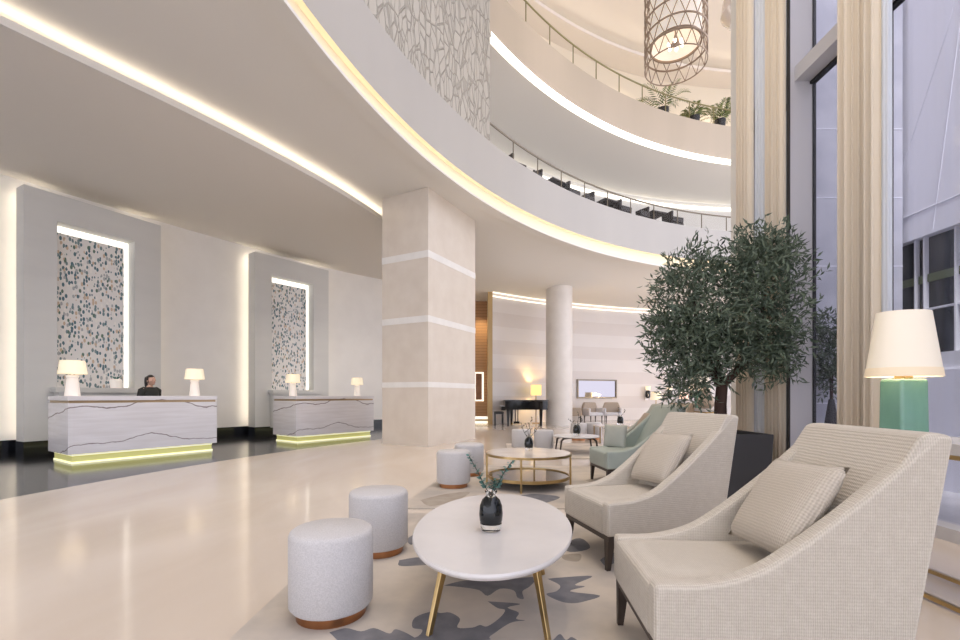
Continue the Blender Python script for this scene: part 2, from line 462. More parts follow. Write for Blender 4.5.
# lower ceiling over the reception, with its cove
edge = catmull([(-9.4, -1.0, 0), (-7.4, 2.2, 0), (-5.51, 5.2, 0), (-4.42, 6.85, 0), (-3.61, 8.23, 0), (-2.95, 9.55, 0), (-2.41, 10.94, 0), (-1.95, 12.4, 0)], 8)
poly = [(p.x, p.y) for p in edge] + [(-1.75, 18.6), (-8, 22), (-16, 18), (-16, -1)]
lc = MB(); lc.prism(poly, 5.38, 5.45)
lo = struct(lc.build('ceiling_reception', plaster_l))
tb = MB()                                                      # upstand lip of the cove
def offs(path, d):
    out = []
    for i, p in enumerate(path):
        t = (path[min(i + 1, len(path) - 1)] - path[max(i - 1, 0)]).normalized()
        out.append(p + Vector((t.y, -t.x, 0)) * d)
    return out
e0 = offs(edge, .002); e1 = offs(edge, -.03)
for pa, pb, za, zb in ((e0, e0, 5.375, 5.475), (e0, e1, 5.475, 5.475), (e1, e1, 5.475, 5.452), (e0, e1, 5.375, 5.375)):
    tb.strip([Vector((p.x, p.y, za)) for p in pa], [Vector((p.x, p.y, zb)) for p in pb])
tl = struct(tb.build('trim_1', plaster))
lb = MB(); q0 = offs(edge, -.06); q1 = offs(edge, -.12)
lb.strip([Vector((p.x, p.y, 5.462)) for p in q0], [Vector((p.x, p.y, 5.462)) for p in q1])
lb.strip([Vector((p.x, p.y, 5.462)) for p in q0], [Vector((p.x, p.y, 5.452)) for p in q0])
led = lb.build('cove_light_strip', led_hidden, tl)

# balcony ring, first floor: lip, lit cove, fascia, capping
A0, A1 = 216, 66
aP, yP = angle_at(490)
g = MB()
arcband(g, 15.10, A0, A1, 5.58, 5.63); arcband(g, 15.10, A0, A1, 5.58, 5.58, R1=15.36); arcband(g, 15.10, A0, A1, 5.63, 5.63, R1=15.30)
struct(g.build('trim_2', plaster, smooth=True))
g = MB(); arcband(g, 15.36, A0, A1, 5.60, 6.02, R1=15.30); arcband(g, 15.30, A0, A1, 6.02, 6.03, R1=15.2)
cov = struct(g.build('trim_3', covecream, smooth=True))
g = MB(); arcband(g, 15.17, A0, A1, 5.645, 5.645, R1=15.25); arcband(g, 15.17, A0, A1, 5.632, 5.645)
g.build('cove_light_strip', led_warm, cov, smooth=True)
g = MB(); arcband(g, 15.2, A0, A1, 6.02, 7.2); arcband(g, 15.2, A0, A1, 7.2, 7.2, R1=15.45); arcband(g, 15.45, A0, A1, 7.2, 7.1)
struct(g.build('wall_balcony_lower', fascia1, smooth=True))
# relief panel standing on the fascia
g = MB(); arcband(g, 15.2, A0, aP, 7.2, 15.5, n=60)
gv = arc(15.2, A0, aP, 60)[-1]; gw = arc(15.9, A0, aP, 60)[-1]
g.strip([(gv.x, gv.y, 7.2), (gw.x, gw.y, 7.2)], [(gv.x, gv.y, 15.5), (gw.x, gw.y, 15.5)], ([(0, 7.2), (.3, 7.2)], [(0, 15.5), (.3, 15.5)]))
struct(g.build('wall_relief', relief_m, smooth=True))
# first floor gallery: floor, back wall, cove line
g = MB(); arcband(g, 15.45, aP, A1, 7.16, 7.16, R1=18.6)
struct(g.build('floor_gallery', colstone))
g = MB(); arcband(g, 18.5, aP + 8, A1, 7.0, 9.7)
struct(g.build('wall_gallery', plaster, smooth=True))
g = MB(); arcband(g, 18.44, aP + 8, A1, 9.42, 9.53); arcband(g, 18.44, aP + 8, A1, 9.42, 9.42, R1=18.5)
o = struct(g.build('trim_4', led_line, smooth=True))
# second floor: soffit, light line, fascia, floor, back wall
g = MB(); arcband(g, 15.22, aP, A1, 9.72, 9.72, R1=18.6)
struct(g.build('ceiling_gallery', plaster, smooth=True))
g = MB(); arcband(g, 15.17, aP, A1, 9.73, 9.84); arcband(g, 15.17, aP, A1, 9.70, 9.70, R1=15.3)
struct(g.build('trim_5', led_line, smooth=True))
g = MB(); arcband(g, 15.2, aP, A1, 9.84, 11.08); arcband(g, 15.2, aP, A1, 11.08, 11.08, R1=16.1)
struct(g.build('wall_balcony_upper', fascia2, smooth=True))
g = MB(); arcband(g, 15.5, aP, A1, 11.0, 11.0, R1=18.6)
struct(g.build('floor_upper_gallery', colstone))
yell = plain('warm_paint', (.80, .71, .56), .7)
g = MB(); arcband(g, 18.5, aP, A1, 11.0, 15.4)
struct(g.build('wall_upper_gallery', yell, smooth=True))
topc = plain('top_ceiling_paint', (.80, .73, .65), .8, spec=.2)
g = MB(); g.prism([(-16, -9), (3.3, -9), (3.3, 6.3), (18, 6.3), (18, 26), (-16, 26)], 15.45, 15.6)
struct(g.build('ceiling_atrium', topc))
g = MB(); arcband(g, 17.5, aP, A1, 14.9, 15.02); arcband(g, 17.5, aP, A1, 15.02, 15.02, R1=17.7); arcband(g, 17.5, aP, A1, 14.9, 14.9, R1=18.5)
tc_ = struct(g.build('trim_6', topc, smooth=True))
g = MB(); arcband(g, 17.62, aP, A1, 15.04, 15.10)
g.build('cove_light_strip', led_white, tc_)

# reception wall (follows the curve) and its black skirting
wp = catmull([(-12.6, 1.0, 0), (-11.6, 4.2, 0), (-9.12, 8.95, 0), (-6.95, 12.55, 0), (-5.15, 15.1, 0), (-3.3, 16.9, 0), (-.9, 18.9, 0), (-.55, 19.2, 0)], 8)
g = MB(); g.strip(wp, [Vector((p.x, p.y, 5.6)) for p in wp])
struct(g.build('wall_left', wallpaint, smooth=True))
bs = offs(wp, .03); g = MB()
g.strip(bs, [Vector((p.x, p.y, .24)) for p in bs]); g.strip([Vector((p.x, p.y, .24)) for p in bs], [Vector((p.x, p.y, .24)) for p in wp])
struct(g.build('baseboard_left', black_gloss, smooth=True))

# far wall of banded stone with two light lines near its top
aF0 = angle_at(492, 19.85)[0]
g = MB(); arcband(g, 19.85, aF0, 70, 0, 5.6, n=60)
fv = arc(19.85, aF0, 70, 60)[0]
struct(g.build('wall_far', banded_m, smooth=True))
g = MB()
for za, zb in ((4.98, 5.015), (5.14, 5.17)):
    arcband(g, 19.78, aF0, 70, za, zb, n=60); arcband(g, 19.78, aF0, 70, zb, zb, n=60, R1=19.85); arcband(g, 19.78, aF0, 70, za, za, n=60, R1=19.85)
struct(g.build('trim_7', soft_glow))
g = MB(); g.box(fv.x - .16, fv.x + .02, fv.y - .02, fv.y + 1.9, 0, 5.4)
struct(g.build('trim_8', goldwood))
g = MB(); g.box(-1.6, fv.x, 19.4, 19.5, 0, 5.4)
struct(g.build('wall_nook', woodwall))

# ------------------------------------------------------------------ pillar and column
pc = Vector((-1.12, 9.79, 0)); pa = R_(62)
p = thing('stone_pillar', pc, pa, 'huge square beige stone pillar with three pale bands', 'pillar')
zs = [0, 1.29, 1.41, 2.71, 2.85, 4.11, 4.26, 5.66]
g = MB(); g.box(0, 2.12, 0, 1.27, 0, 5.66); g.build('shaft', pillar_a, p)
for i in (1, 3, 5):
    g = MB(); g.box(-.006, 2.126, -.006, 1.276, zs[i], zs[i + 1]); g.build('pale_band', pillar_b, p)
g = MB(); g.lathe([(.5, 0), (.5, 5.3)], 40)
o = g.build('round_column', colstone, smooth=True); o.location = (3.02, 17.3, 0)
tag(o, 'round pale stone column standing right of the grand piano', 'column')

# ------------------------------------------------------------------ reception: slabs, niches, desks
def niche_slab(org, d, label):
    ang = math.atan2(d[1], d[0])
    t = thing('niche_wall_panel', (org[0], org[1], 0), ang, label, 'wall panel')
    W, T = 2.38, .36; n0, n1, z0, z1, H = .49, 1.84, 1.27, 4.58, 5.12
    g = MB(); g.box(0, n0, 0, T, .23, H); g.box(n1, W, 0, T, .23, H); g.box(n0, n1, 0, T, z1, H); g.box(n0, n1, 0, T, .23, z0); g.box(n0, n1, .30, T, z0, z1)
    g.build('panel', slabstone, t)
    g = MB(); g.box(-.01, W + .01, -.015, T, 0, .23); g.build('plinth', black_gloss, t)
    g = MB(); a = [(n0 + .08, .255, z0), (n1 - .10, .255, z0)]; b = [(n0 + .08, .255, z1 - .15), (n1 - .10, .255, z1 - .15)]
    g.strip(a, b, ([(0, 0), (1.15, 0)], [(0, 3.2), (1.15, 3.2)]))
    g.build('mosaic_artwork', mosaic_m, t)
    g = MB()
    g.box(n0 + .005, n0 + .07, .275, .295, z0 + .02, z1 - .01); g.box(n1 - .09, n1 - .005, .275, .295, z0 + .02, z1 - .01); g.box(n0 + .075, n1 - .095, .275, .295, z1 - .14, z1 - .01)
    g.build('edge_light', led_niche, t)
    g = MB(); g.box(n0 - .12, n1 + .12, -.28, -.002, z0 - .10, z0); g.box(n0 - .06, n1 + .06, -.24, -.002, .2, z0 - .10)
    g.build('ledge', slabstone, t)
    g = MB()
    for x in (.03, W - .06): g.box(x, x + .03, T + .005, T + .025, .3, H - .05)
    for x in (.05, W - .55): g.box(x, x + .5, T + .005, T + .025, H - .09, H - .05)
    g.build('back_light', led_hidden, t)
    return t
s1 = niche_slab((-8.65, 8.59), (.47, .883), 'nearer tall grey wall panel with lit mosaic niche behind the receptionist')
s2 = niche_slab((-6.26, 12.6), (.59, .807), 'farther tall grey wall panel with lit mosaic niche nearest the pillar')

def desk(org, d, label):
    ang = math.atan2(d[1], d[0])
    t = thing('reception_desk', (org[0], org[1], 0), ang, label, 'reception desk')
    W, D = 2.16, .95
    g = MB(); g.box(-.07, W + .07, -.07, D, .155, .985); g.build('body', deskm, t, bevel=.004, seg=1)
    g = MB(); g.box(-.05, W + .05, -.05, D - .02, .985, 1.025); g.build('gold_strip', goldstrip, t)
    g = MB(); g.box(-.075, W + .075, -.075, D, 1.025, 1.10); g.build('countertop', deskm, t, bevel=.004, seg=1)
    g = MB(); g.box(0, W, 0, D - .05, 0, .155); pl = g.build('plinth', plinth_m, t)
    g = MB(); g.box(-.012, W + .012, -.012, D - .04, .0, .03); g.box(-.006, W + .006, -.006, D - .045, .125, .152); g.build('light_strip', plinth_edge, pl)
    return t
d1 = desk((-6.6, 7.33), (.55, .835), 'nearer veined marble reception desk with the receptionist behind it')
d2 = desk((-4.30, 10.65), (.6, .8), 'farther veined marble reception desk closest to the pillar')

def desk_lamp():
    t = thing('table_lamp', (0, 0, 0), 0)
    g = MB(); g.lathe([(.105, 0), (.105, .01), (.078, .27), (.068, .31)], 24); g.build('base', glow_base, t, smooth=True)
    g = MB(); g.lathe([(.06, .30), (.085, .32), (.085, .345), (.05, .36)], 24); g.build('collar', glow_base, t, smooth=True)
    g = MB(); g.lathe([(.195, .375), (.165, .60)], 28, cap=False); g.lathe([(.19, .376), (.16, .599)], 28, cap=False); g.build('lamp_shade', shade_hot, t, smooth=True)
    return t
dl = desk_lamp()
def on_desk(dsk, x, y):
    M = Matrix.Translation(dsk.location) @ Matrix.Rotation(dsk.rotation_euler.z, 4, 'Z'); return M @ Vector((x, y, 1.10))
dl.location = on_desk(d1, .13, .48)
G = 'lamps on the reception desks'
tag(dl, 'lit cream table lamp at left end of the nearer reception desk', 'lamp', G)
for dk, x, s, lb_ in ((d1, 2.06, .92, 'lit cream table lamp at right end of the nearer reception desk'),
                  (d2, .18, .88, 'lit cream table lamp at left end of the farther reception desk'),
                  (d2, 2.10, .84, 'lit cream table lamp on farther reception desk, beside the pillar')):
    copy_tree(dl, on_desk(dk, x, .48), 0, lb_, s)

# small pot on the ledge behind the desk
M1 = Matrix.Translation(s1.location) @ Matrix.Rotation(s1.rotation_euler.z, 4, 'Z')
t = thing('plant_pot', M1 @ Vector((1.42, -.15, 1.272)), 0, 'small white pot with sprig on ledge under the nearer mosaic', 'plant pot')
g = MB(); g.lathe([(.10, 0), (.11, .16), (.09, .19), (.08, .17)], 16); g.build('pot', glow_base, t, smooth=True)  # pot borrows the lamp-base glow, though it gives no light itself
g = MB()
for k in range(14):
    a = k * 2.4; g.tube([(0, 0, .16), (.05 * math.cos(a), .05 * math.sin(a), .23), (.11 * math.cos(a), .11 * math.sin(a), .25)], [.004, .008, .002], 4)
g.build('sprig', euca, t)

# ------------------------------------------------------------------ receptionist
def person(loc, rz):
    t = thing('person', loc, rz, 'woman with dark ponytail in charcoal dress behind nearer reception desk', 'person')
    t.scale = (.93,) * 3
    # joints: (x forward, y left, z)
    J = [(0, 0, .86), (0, 0, 1.0), (.0, 0, 1.16), (-.01, 0, 1.30), (-.005, 0, 1.385), (.015, 0, 1.44)]
    rad = [(.135, .16), (.105, .13), (.11, .145), (.085, .13), (.052, .052), (.05, .05)]
    verts = list(J); radii = list(rad); edges = [(i, i + 1) for i in range(5)]
    def chain(start, pts, rs):
        pr = start
        for q, r in zip(pts, rs):
            verts.append(q); radii.append((r, r)); edges.append((pr, len(verts) - 1)); pr = len(verts) - 1
    for sgn in (1, -1):
        chain(3, [(0, sgn * .165, 1.315), (-.02, sgn * .205, 1.06), (.16, sgn * .17, .98), (.22, sgn * .15, .98)], [.055, .042, .032, .026])
        chain(0, [(0, sgn * .085, .80), (.01, sgn * .09, .46), (-.01, sgn * .09, .09), (.10, sgn * .095, .03)], [.085, .058, .038, .03])
    me = bpy.data.meshes.new('body'); me.from_pydata(verts, edges, [])
    o = bpy.data.objects.new('body', me); COL.objects.link(o); o.parent = t
    sk = o.modifiers.new('skin', 'SKIN'); 
    for v, r in zip(me.skin_vertices[0].data, radii): v.radius = r
    me.skin_vertices[0].data[0].use_root = True
    s = o.modifiers.new('sub', 'SUBSURF'); s.levels = s.render_levels = 2
    dg = bpy.context.evaluated_depsgraph_get(); ev = o.evaluated_get(dg)
    me2 = bpy.data.meshes.new_from_object(ev); o.modifiers.clear(); o.data = me2
    # head, nose, ears and fingers joined into the one body mesh
    bm = bmesh.new(); bm.from_mesh(me2)
    def blob(c, r, u=14, v=10):
        q = bmesh.ops.create_uvsphere(bm, u_segments=u, v_segments=v, radius=1)
        bmesh.ops.transform(bm, matrix=Matrix.Translation(c) @ Matrix.Diagonal((*r, 1)), verts=q['verts']); return q['verts']
    hv = blob((.03, 0, 1.53), (.095, .075, .118), 20, 16)
    for v in hv:
        if v.co.z < 1.50: v.co.y *= .82; v.co.x = .035 + (v.co.x - .035) * .9
    blob((.125, 0, 1.52), (.02, .012, .026)); blob((.108, 0, 1.45), (.022, .02, .016))
    for sgn in (1, -1):
        blob((.015, sgn * .075, 1.525), (.018, .010, .03))
        h = Vector((.25, sgn * .145, .98)); blob(h, (.045, .02, .035))
        for k in range(4):
            blob(h + Vector((.065 - .006 * abs(k - 1), 0, .022 - .015 * k)), (.034 - .004 * abs(k - 1), .008, .008), 8, 6)
        blob(h + Vector((.015, -sgn * .022, .03)), (.028, .009, .010), 8, 6)
    bm.to_mesh(me2); bm.free()
    me2.materials.clear(); me2.materials.append(skin); 
    for p_ in me2.polygons: p_.use_smooth = True
    o.name = 'body'
    # hair: cap and ponytail
    g = MB(); bm = g.bm
    q = bmesh.ops.create_uvsphere(bm, u_segments=20, v_segments=14, radius=1)
    bmesh.ops.transform(bm, matrix=Matrix.Translation((.014, 0, 1.552)) @ Matrix.Diagonal((.100, .085, .112, 1)), verts=q['verts'])
    bmesh.ops.delete(bm, geom=[v for v in bm.verts if (v.co.x > .05 and v.co.z < 1.585) or v.co.z < 1.475], context='VERTS')
    g.tube([(-.06, 0, 1.61), (-.095, .0, 1.59), (-.105, 0, 1.50), (-.10, 0, 1.40), (-.10, 0, 1.31)], [.03, .036, .036, .030, .008], 10)
    g.build('hair', hair_m, t, smooth=True)
    # dress: torso lathe, sleeves
    g = MB()
    n = 24; rings = []
    for z, a, b in ((.42, .20, .21), (.62, .185, .205), (.86, .165, .19), (1.0, .13, .155), (1.16, .135, .175), (1.27, .125, .195), (1.335, .105, .185), (1.38, .085, .125)):
        rings.append([g.bm.verts.new((a * math.cos(2 * math.pi * i / n) + (.0 if z < 1.3 else -.005), b * math.sin(2 * math.pi * i / n), z)) for i in range(n)])
    for a, b in zip(rings, rings[1:]):
        for i in range(n): g.bm.faces.new([a[i], a[(i + 1) % n], b[(i + 1) % n], b[i]])
    for sgn in (1, -1):
        g.tube([(0, sgn * .13, 1.325), (-.002, sgn * .185, 1.30), (-.02, sgn * .212, 1.18), (-.02, sgn * .21, 1.06), (.10, sgn * .185, 1.0)], [.072, .082, .066, .056, .046], 12)
    g.build('dress', dress_m, t, smooth=True, angle=80)
    for sgn in (1, -1):
        g = MB(); g.box(.108, .118, sgn * .03 - .011, sgn * .03 + .011, 1.537, 1.546); g.build('eye', eye_m, t)
    g = MB(); g.box(.118, .128, -.02, .02, 1.473, 1.484); g.build('mouth', lip_m, t, bevel=.004)
    return t
pp = at(150, 396, 9.5)
person((pp.x, pp.y, 0), R_(-12))

# ------------------------------------------------------------------ rugs
def rug(name, pts, label, motifs, mats):
    g = MB(); g.prism(pts, 0.001, .012)
    for k_, (mi, px) in enumerate(motifs):
        q = catmull([Vector((*p_, 0)) for p_ in px + px[:1]], 4)[:-1]
        q = [fl(p_.x, p_.y, .0121 + .00008 * k_) for p_ in q]
        f = g.bm.faces.new([g.bm.verts.new(v) for v in q]); f.material_index = mi
    bmesh.ops.triangulate(g.bm, faces=[f for f in g.bm.faces if f.material_index])
    o = g.build(name, mats); tag(o, label, 'rug'); return o
def z4(pts, x0, y0, s): return [(x0 + x / s, y0 + y / s) for x, y in pts]
mo = [(1, z4([(175, 262), (240, 245), (330, 235), (400, 240), (480, 232), (545, 230), (520, 265), (490, 285), (495, 315), (470, 310), (455, 282), (400, 275), (350, 303), (315, 280), (240, 268)], 400, 520, 4)),
      (1, z4([(590, 235), (640, 230), (770, 224), (700, 258), (740, 266), (680, 285), (800, 302), (740, 325), (690, 333), (640, 325), (585, 297), (625, 285), (640, 262)], 400, 520, 4)),
      (1, z4([(350, 325), (480, 335), (430, 350), (475, 370), (465, 395), (500, 402), (440, 412), (360, 465), (330, 482), (-40, 500), (-20, 460), (60, 470), (90, 440), (50, 430), (60, 390), (130, 365), (160, 372), (200, 370), (240, 395), (230, 430), (290, 430), (320, 420), (350, 425), (400, 390), (420, 360), (390, 352)], 400, 520, 4)),
      (1, z4([(225, 605), (300, 585), (370, 600), (430, 585), (500, 610), (530, 590), (600, 620), (640, 660), (500, 690), (300, 660)], 280, 500, 4.57)),
      (1, z4([(545, 275), (640, 262), (700, 290), (620, 300), (545, 300)], 280, 500, 4.57)),
      (1, z4([(575, 180), (620, 155), (635, 170), (600, 205)], 280, 500, 4.57)),
      (2, z4([(640, 140), (720, 135), (715, 165), (660, 160)], 400, 520, 4)),
      (1, [(553, 640), (560, 634), (566, 640), (572, 637), (580, 645), (570, 660), (545, 660)]),
      (1, [(600, 560), (612, 552), (618, 560), (606, 566)])]
mo += [(2, z4([(595, 60), (640, 55), (650, 85), (600, 95)], 400, 520, 4)), (1, [(560, 545), (580, 538), (590, 548), (570, 552)])]
r1 = rug('area_rug', [(-1.14, 1.15), (1.95, 1.0), (1.95, 4.2), (-1.08, 4.2)], 'beige rug with grey leaf motifs under the front oval coffee table', mo, [rug_m, rug_grey, rug_brown])
mo2 = [(2, [(420, 500), (445, 494), (470, 492), (455, 501), (430, 506)]), (1, [(500, 500), (530, 494), (560, 497), (540, 504), (510, 505)]), (2, [(585, 480), (610, 476), (620, 482), (600, 486)])]
r2 = rug('area_rug', [(-.80, 4.40), (2.28, 4.40), (2.05, 7.0), (-.42, 7.2), (-.56, 5.85)], 'beige patterned rug under the two-tier brass coffee table', mo2, [rug_m, rug_grey, rug_brown])
g = MB(); g.prism([(.5, 7.9), (2.7, 7.9), (2.7, 10.4), (.6, 10.4)], .001, .012)
tag(g.build('area_rug', rug_m), 'distant beige rug under the dark-legged marble table', 'rug')

# ------------------------------------------------------------------ ottomans
def ottoman():
    t = thing('ottoman', (0, 0, .012), 0)
    g = MB(); g.lathe([(.168, .0), (.168, .055)], 40); g.build('base', copper, t, smooth=True)
    g = MB(); g.lathe([(.19, .05), (.202, .065), (.203, .40), (.196, .418), (.182, .428), (.0001, .434)], 48, cap=False)
    g.build('upholstery', ottoman_m, t, smooth=True, angle=60)
    return t
ot = ottoman(); ot.location = (-.745, 2.275, .0125)
G = 'drum ottomans along the seating'
tag(ot, 'largest pale drum ottoman with copper base in the left foreground', 'ottoman', G)
copy_tree(ot, (-.712, 3.185, .0125), .6, 'pale drum ottoman with copper base, second behind the front one')
copy_tree(ot, (-.32, 5.47, .0125), .3, 'pale drum ottoman left of the two-tier brass table, nearer of its pair')
copy_tree(ot, (-.15, 6.27, .0125), .9, 'pale drum ottoman half hidden behind another by the brass table')
copy_tree(ot, (.84, 9.25, .0125), .2, 'distant pale ottoman seen left of the brass table vase').scale = (.95,) * 3
copy_tree(ot, (1.28, 9.1, .0125), .2, 'distant pale ottoman seen right of the brass table vase').scale = (.95,) * 3

# ------------------------------------------------------------------ coffee tables
t = thing('coffee_table', (.075, 2.41, .0125), R_(-6), 'front oval white marble coffee table on splayed brass legs', 'coffee table')
g = MB(); prof = [(.955, -.030), (.985, -.026), (1, -.014), (1, -.008), (.99, 0)]
rings = []
for k, (r, z) in enumerate(prof):
    rings.append([g.bm.verts.new((r * .405 * math.cos(2 * math.pi * i / 72), r * .715 * math.sin(2 * math.pi * i / 72), .415 + z)) for i in range(72)])
for a, b in zip(rings, rings[1:]):
    for i in range(72): g.bm.faces.new([a[i], a[(i + 1) % 72], b[(i + 1) % 72], b[i]])
g.bm.faces.new(rings[0][::-1]); g.bm.faces.new(rings[-1])
g.build('tabletop', white_marble, t, smooth=True)
for sx, sy in ((-1, -1), (1, -1), (1, 1), (-1, 1)):
    top = Vector((sx * .20, sy * .26)); ft = Vector((sx * .265, sy * .375)); g = MB()
    secs = [(0, .014, .010), (.20, .017, .012), (.32, .022, .014), (.36, .045, .017), (.386, .075, .02)]
    pr = None
    for z, w, d in secs:
        c = ft + (top - ft) * (z / .386); u = Vector((c.x, c.y, 0)).normalized(); v = Vector((-u.y, u.x, 0))
        cc = Vector((c.x, c.y, z)) - u * (w - .02)
        ring = [g.bm.verts.new(cc + u * a * w + v * b * d) for a, b in ((1, 1), (-1, 1), (-1, -1), (1, -1))]
        if pr:
            for i in range(4): g.bm.faces.new([pr[i], pr[(i + 1) % 4], ring[(i + 1) % 4], ring[i]])
        else: g.bm.faces.new(ring[::-1])
        pr = ring
    g.bm.faces.new(pr); g.build('leg', brass, t, bevel=.003)

t = thing('coffee_table', (.59, 5.54, .0125), 0, 'round two-tier coffee table with brass frame and smoked lower shelf', 'coffee table')
g = MB(); g.lathe([(.505, .385), (.505, .40)], 64); g.build('tabletop', beige_top, t, smooth=True)
def hoop(g, R, z0, z1, w=.012, n=64):
    pr = None; first = None
    for i in range(n):
        a = 2 * math.pi * i / n
        ring = [g.bm.verts.new((r * math.cos(a), r * math.sin(a), z)) for r, z in ((R - w, z0), (R, z0), (R, z1), (R - w, z1))]
        if pr:
            for k in range(4): g.bm.faces.new([pr[k], pr[(k + 1) % 4], ring[(k + 1) % 4], ring[k]])
        else: first = ring
        pr = ring
    for k in range(4): g.bm.faces.new([pr[k], pr[(k + 1) % 4], first[(k + 1) % 4], first[k]])
g = MB(); hoop(g, .52, .372, .398); g.build('top_rim', brass, t, smooth=True)
g = MB(); hoop(g, .50, .10, .135); g.build('shelf_rim', brass, t, smooth=True)
g = MB(); g.lathe([(.489, .112), (.489, .122)], 64); g.build('shelf', smoked, t, smooth=True)
for a in (-105, -5, 75, 175):
    x, y = .508 * math.cos(R_(a)), .508 * math.sin(R_(a))
    g = MB(); g.box(x - .011, x + .011, y - .011, y + .011, 0, .374); g.build('leg', brass, t)

t = thing('coffee_table', (1.86, 8.75, .0135), 0, 'round white-topped table on dark splayed legs in the middle distance', 'coffee table')
g = MB(); g.lathe([(.42, .30), (.435, .31), (.43, .325)], 48); g.build('tabletop', white_marble, t, smooth=True)
for a in (-145, -35, 35, 145):
    c, s_ = math.cos(R_(a)), math.sin(R_(a))
    g = MB(); g.tube([(.12 * c, .12 * s_, .285), (.34 * c, .34 * s_, .285), (.40 * c, .40 * s_, .24), (.44 * c, .44 * s_, .0)], [.02, .022, .02, .012], 6); g.build('leg', darkwood, t)
t = thing('coffee_table', (3.15, 10.9, 0), 0, 'low cream-topped table with brass legs beyond the dark-legged one', 'coffee table')
g = MB(); g.box(-.36, .55, -.3, .3, .37, .40); g.build('tabletop', beige_top, t)
for sx, sy in ((-1, -1), (1, -1), (1, 1), (-1, 1)):
    g = MB(); g.box(.095 + sx * .43 - .012, .095 + sx * .43 + .012, sy * .28 - .012, sy * .28 + .012, 0, .37); g.build('leg', brass, t)

# ------------------------------------------------------------------ vases
def vase(loc, label, s=1, sprigs=(), bare=(), parent=None):
    t = thing('vase', loc, 0, label, 'vase'); t.scale = (s,) * 3
    g = MB(); g.lathe([(.036, .0), (.048, .004), (.053, .022), (.0545, .038)], 32); g.build('foot', vase_glass, t, smooth=True)
    g = MB(); g.lathe([(.050, .036), (.0575, .052), (.060, .085), (.056, .125), (.044, .155), (.028, .170)], 32); g.build('body', black_glass, t, smooth=True)
    g = MB(); g.lathe([(.022, .168), (.024, .178), (.031, .192), (.031, .20), (.027, .20), (.019, .18)], 24); g.build('neck', vase_glass, t, smooth=True)
    for pts in sprigs:
        path = catmull([(0, 0, .17)] + list(pts), 6); g = MB(); g.tube(path, .0022, 5); st = g.build('stem', branch_m, t)
        g = MB()
        for i in range(5, len(path)):
            d = (path[i] - path[i - 1]).normalized()
            for k in (0, 1):
                side = Vector((math.cos(i * 1.7 + k * math.pi), math.sin(i * 1.7 + k * math.pi), .35)).normalized()
                u = side; v = d.cross(u).normalized(); r = .017 * (1.15 - .5 * i / len(path)); c = path[i] + u * r
                w = u.cross(v).normalized()
                g.bm.faces.new([g.bm.verts.new(c + u * r * a + v * r * .8 * b + w * r * e) for a, b, e in ((-1, 0, 0), (-.4, .8, .12), (.5, .7, .15), (1, 0, 0), (.5, -.7, .15), (-.4, -.8, .12))])
        g.build('leaves', euca, st)
    for pts in bare:
        path = catmull([(0, 0, .15)] + list(pts), 5); g = MB(); g.tube(path, [.004 * (1.2 - .8 * i / len(path)) for i in range(len(path))], 5)
        br = g.build('branch', branch_m, t); g = MB()
        for i in range(6, len(path), 2):
            q = path[i]; sd = Vector((math.cos(i * 2.1), math.sin(i * 2.1), .9)) * .022
            g.tube([q, q + sd, q + sd * 1.6], [.002, .006, .001], 5)
        g.build('buds', branch_m, br)
    return t
vase((.055, 2.27, .4275), 'black glass vase with eucalyptus on the front oval coffee table', 1.0,
     [((-.03, 0, .22), (-.065, .0, .29), (-.11, .01, .37)), ((.03, 0, .22), (.06, 0, .28), (.105, -.01, .345)), ((.01, .03, .20), (.02, .05, .24))])
vase((.62, 5.75, .4125), 'black glass vase with bare branches on two-tier brass table', .95, (),
     [((-.05, 0, .22), (-.08, 0, .28), (-.10, .02, .36)), ((.02, 0, .25), (.01, .02, .34), (.05, .0, .44)), ((.06, 0, .22), (.10, 0, .27), (.15, .02, .35)), ((-.01, .02, .25), (-.03, .02, .33))])
vase((1.86, 8.7, .3375), 'black vase with short twigs on the dark-legged white table', 1.25, (),
     [((-.06, 0, .20), (-.11, 0, .23)), ((.02, 0, .25), (.03, .0, .34)), ((.05, 0, .2), (.09, 0, .24))])
vase((3.36, 10.85, .40), 'small distant black vase with twigs on the cream-topped table', 1.25, (),
     [((-.03, 0, .22), (-.02, 0, .32)), ((.05, 0, .22), (.10, 0, .28))])

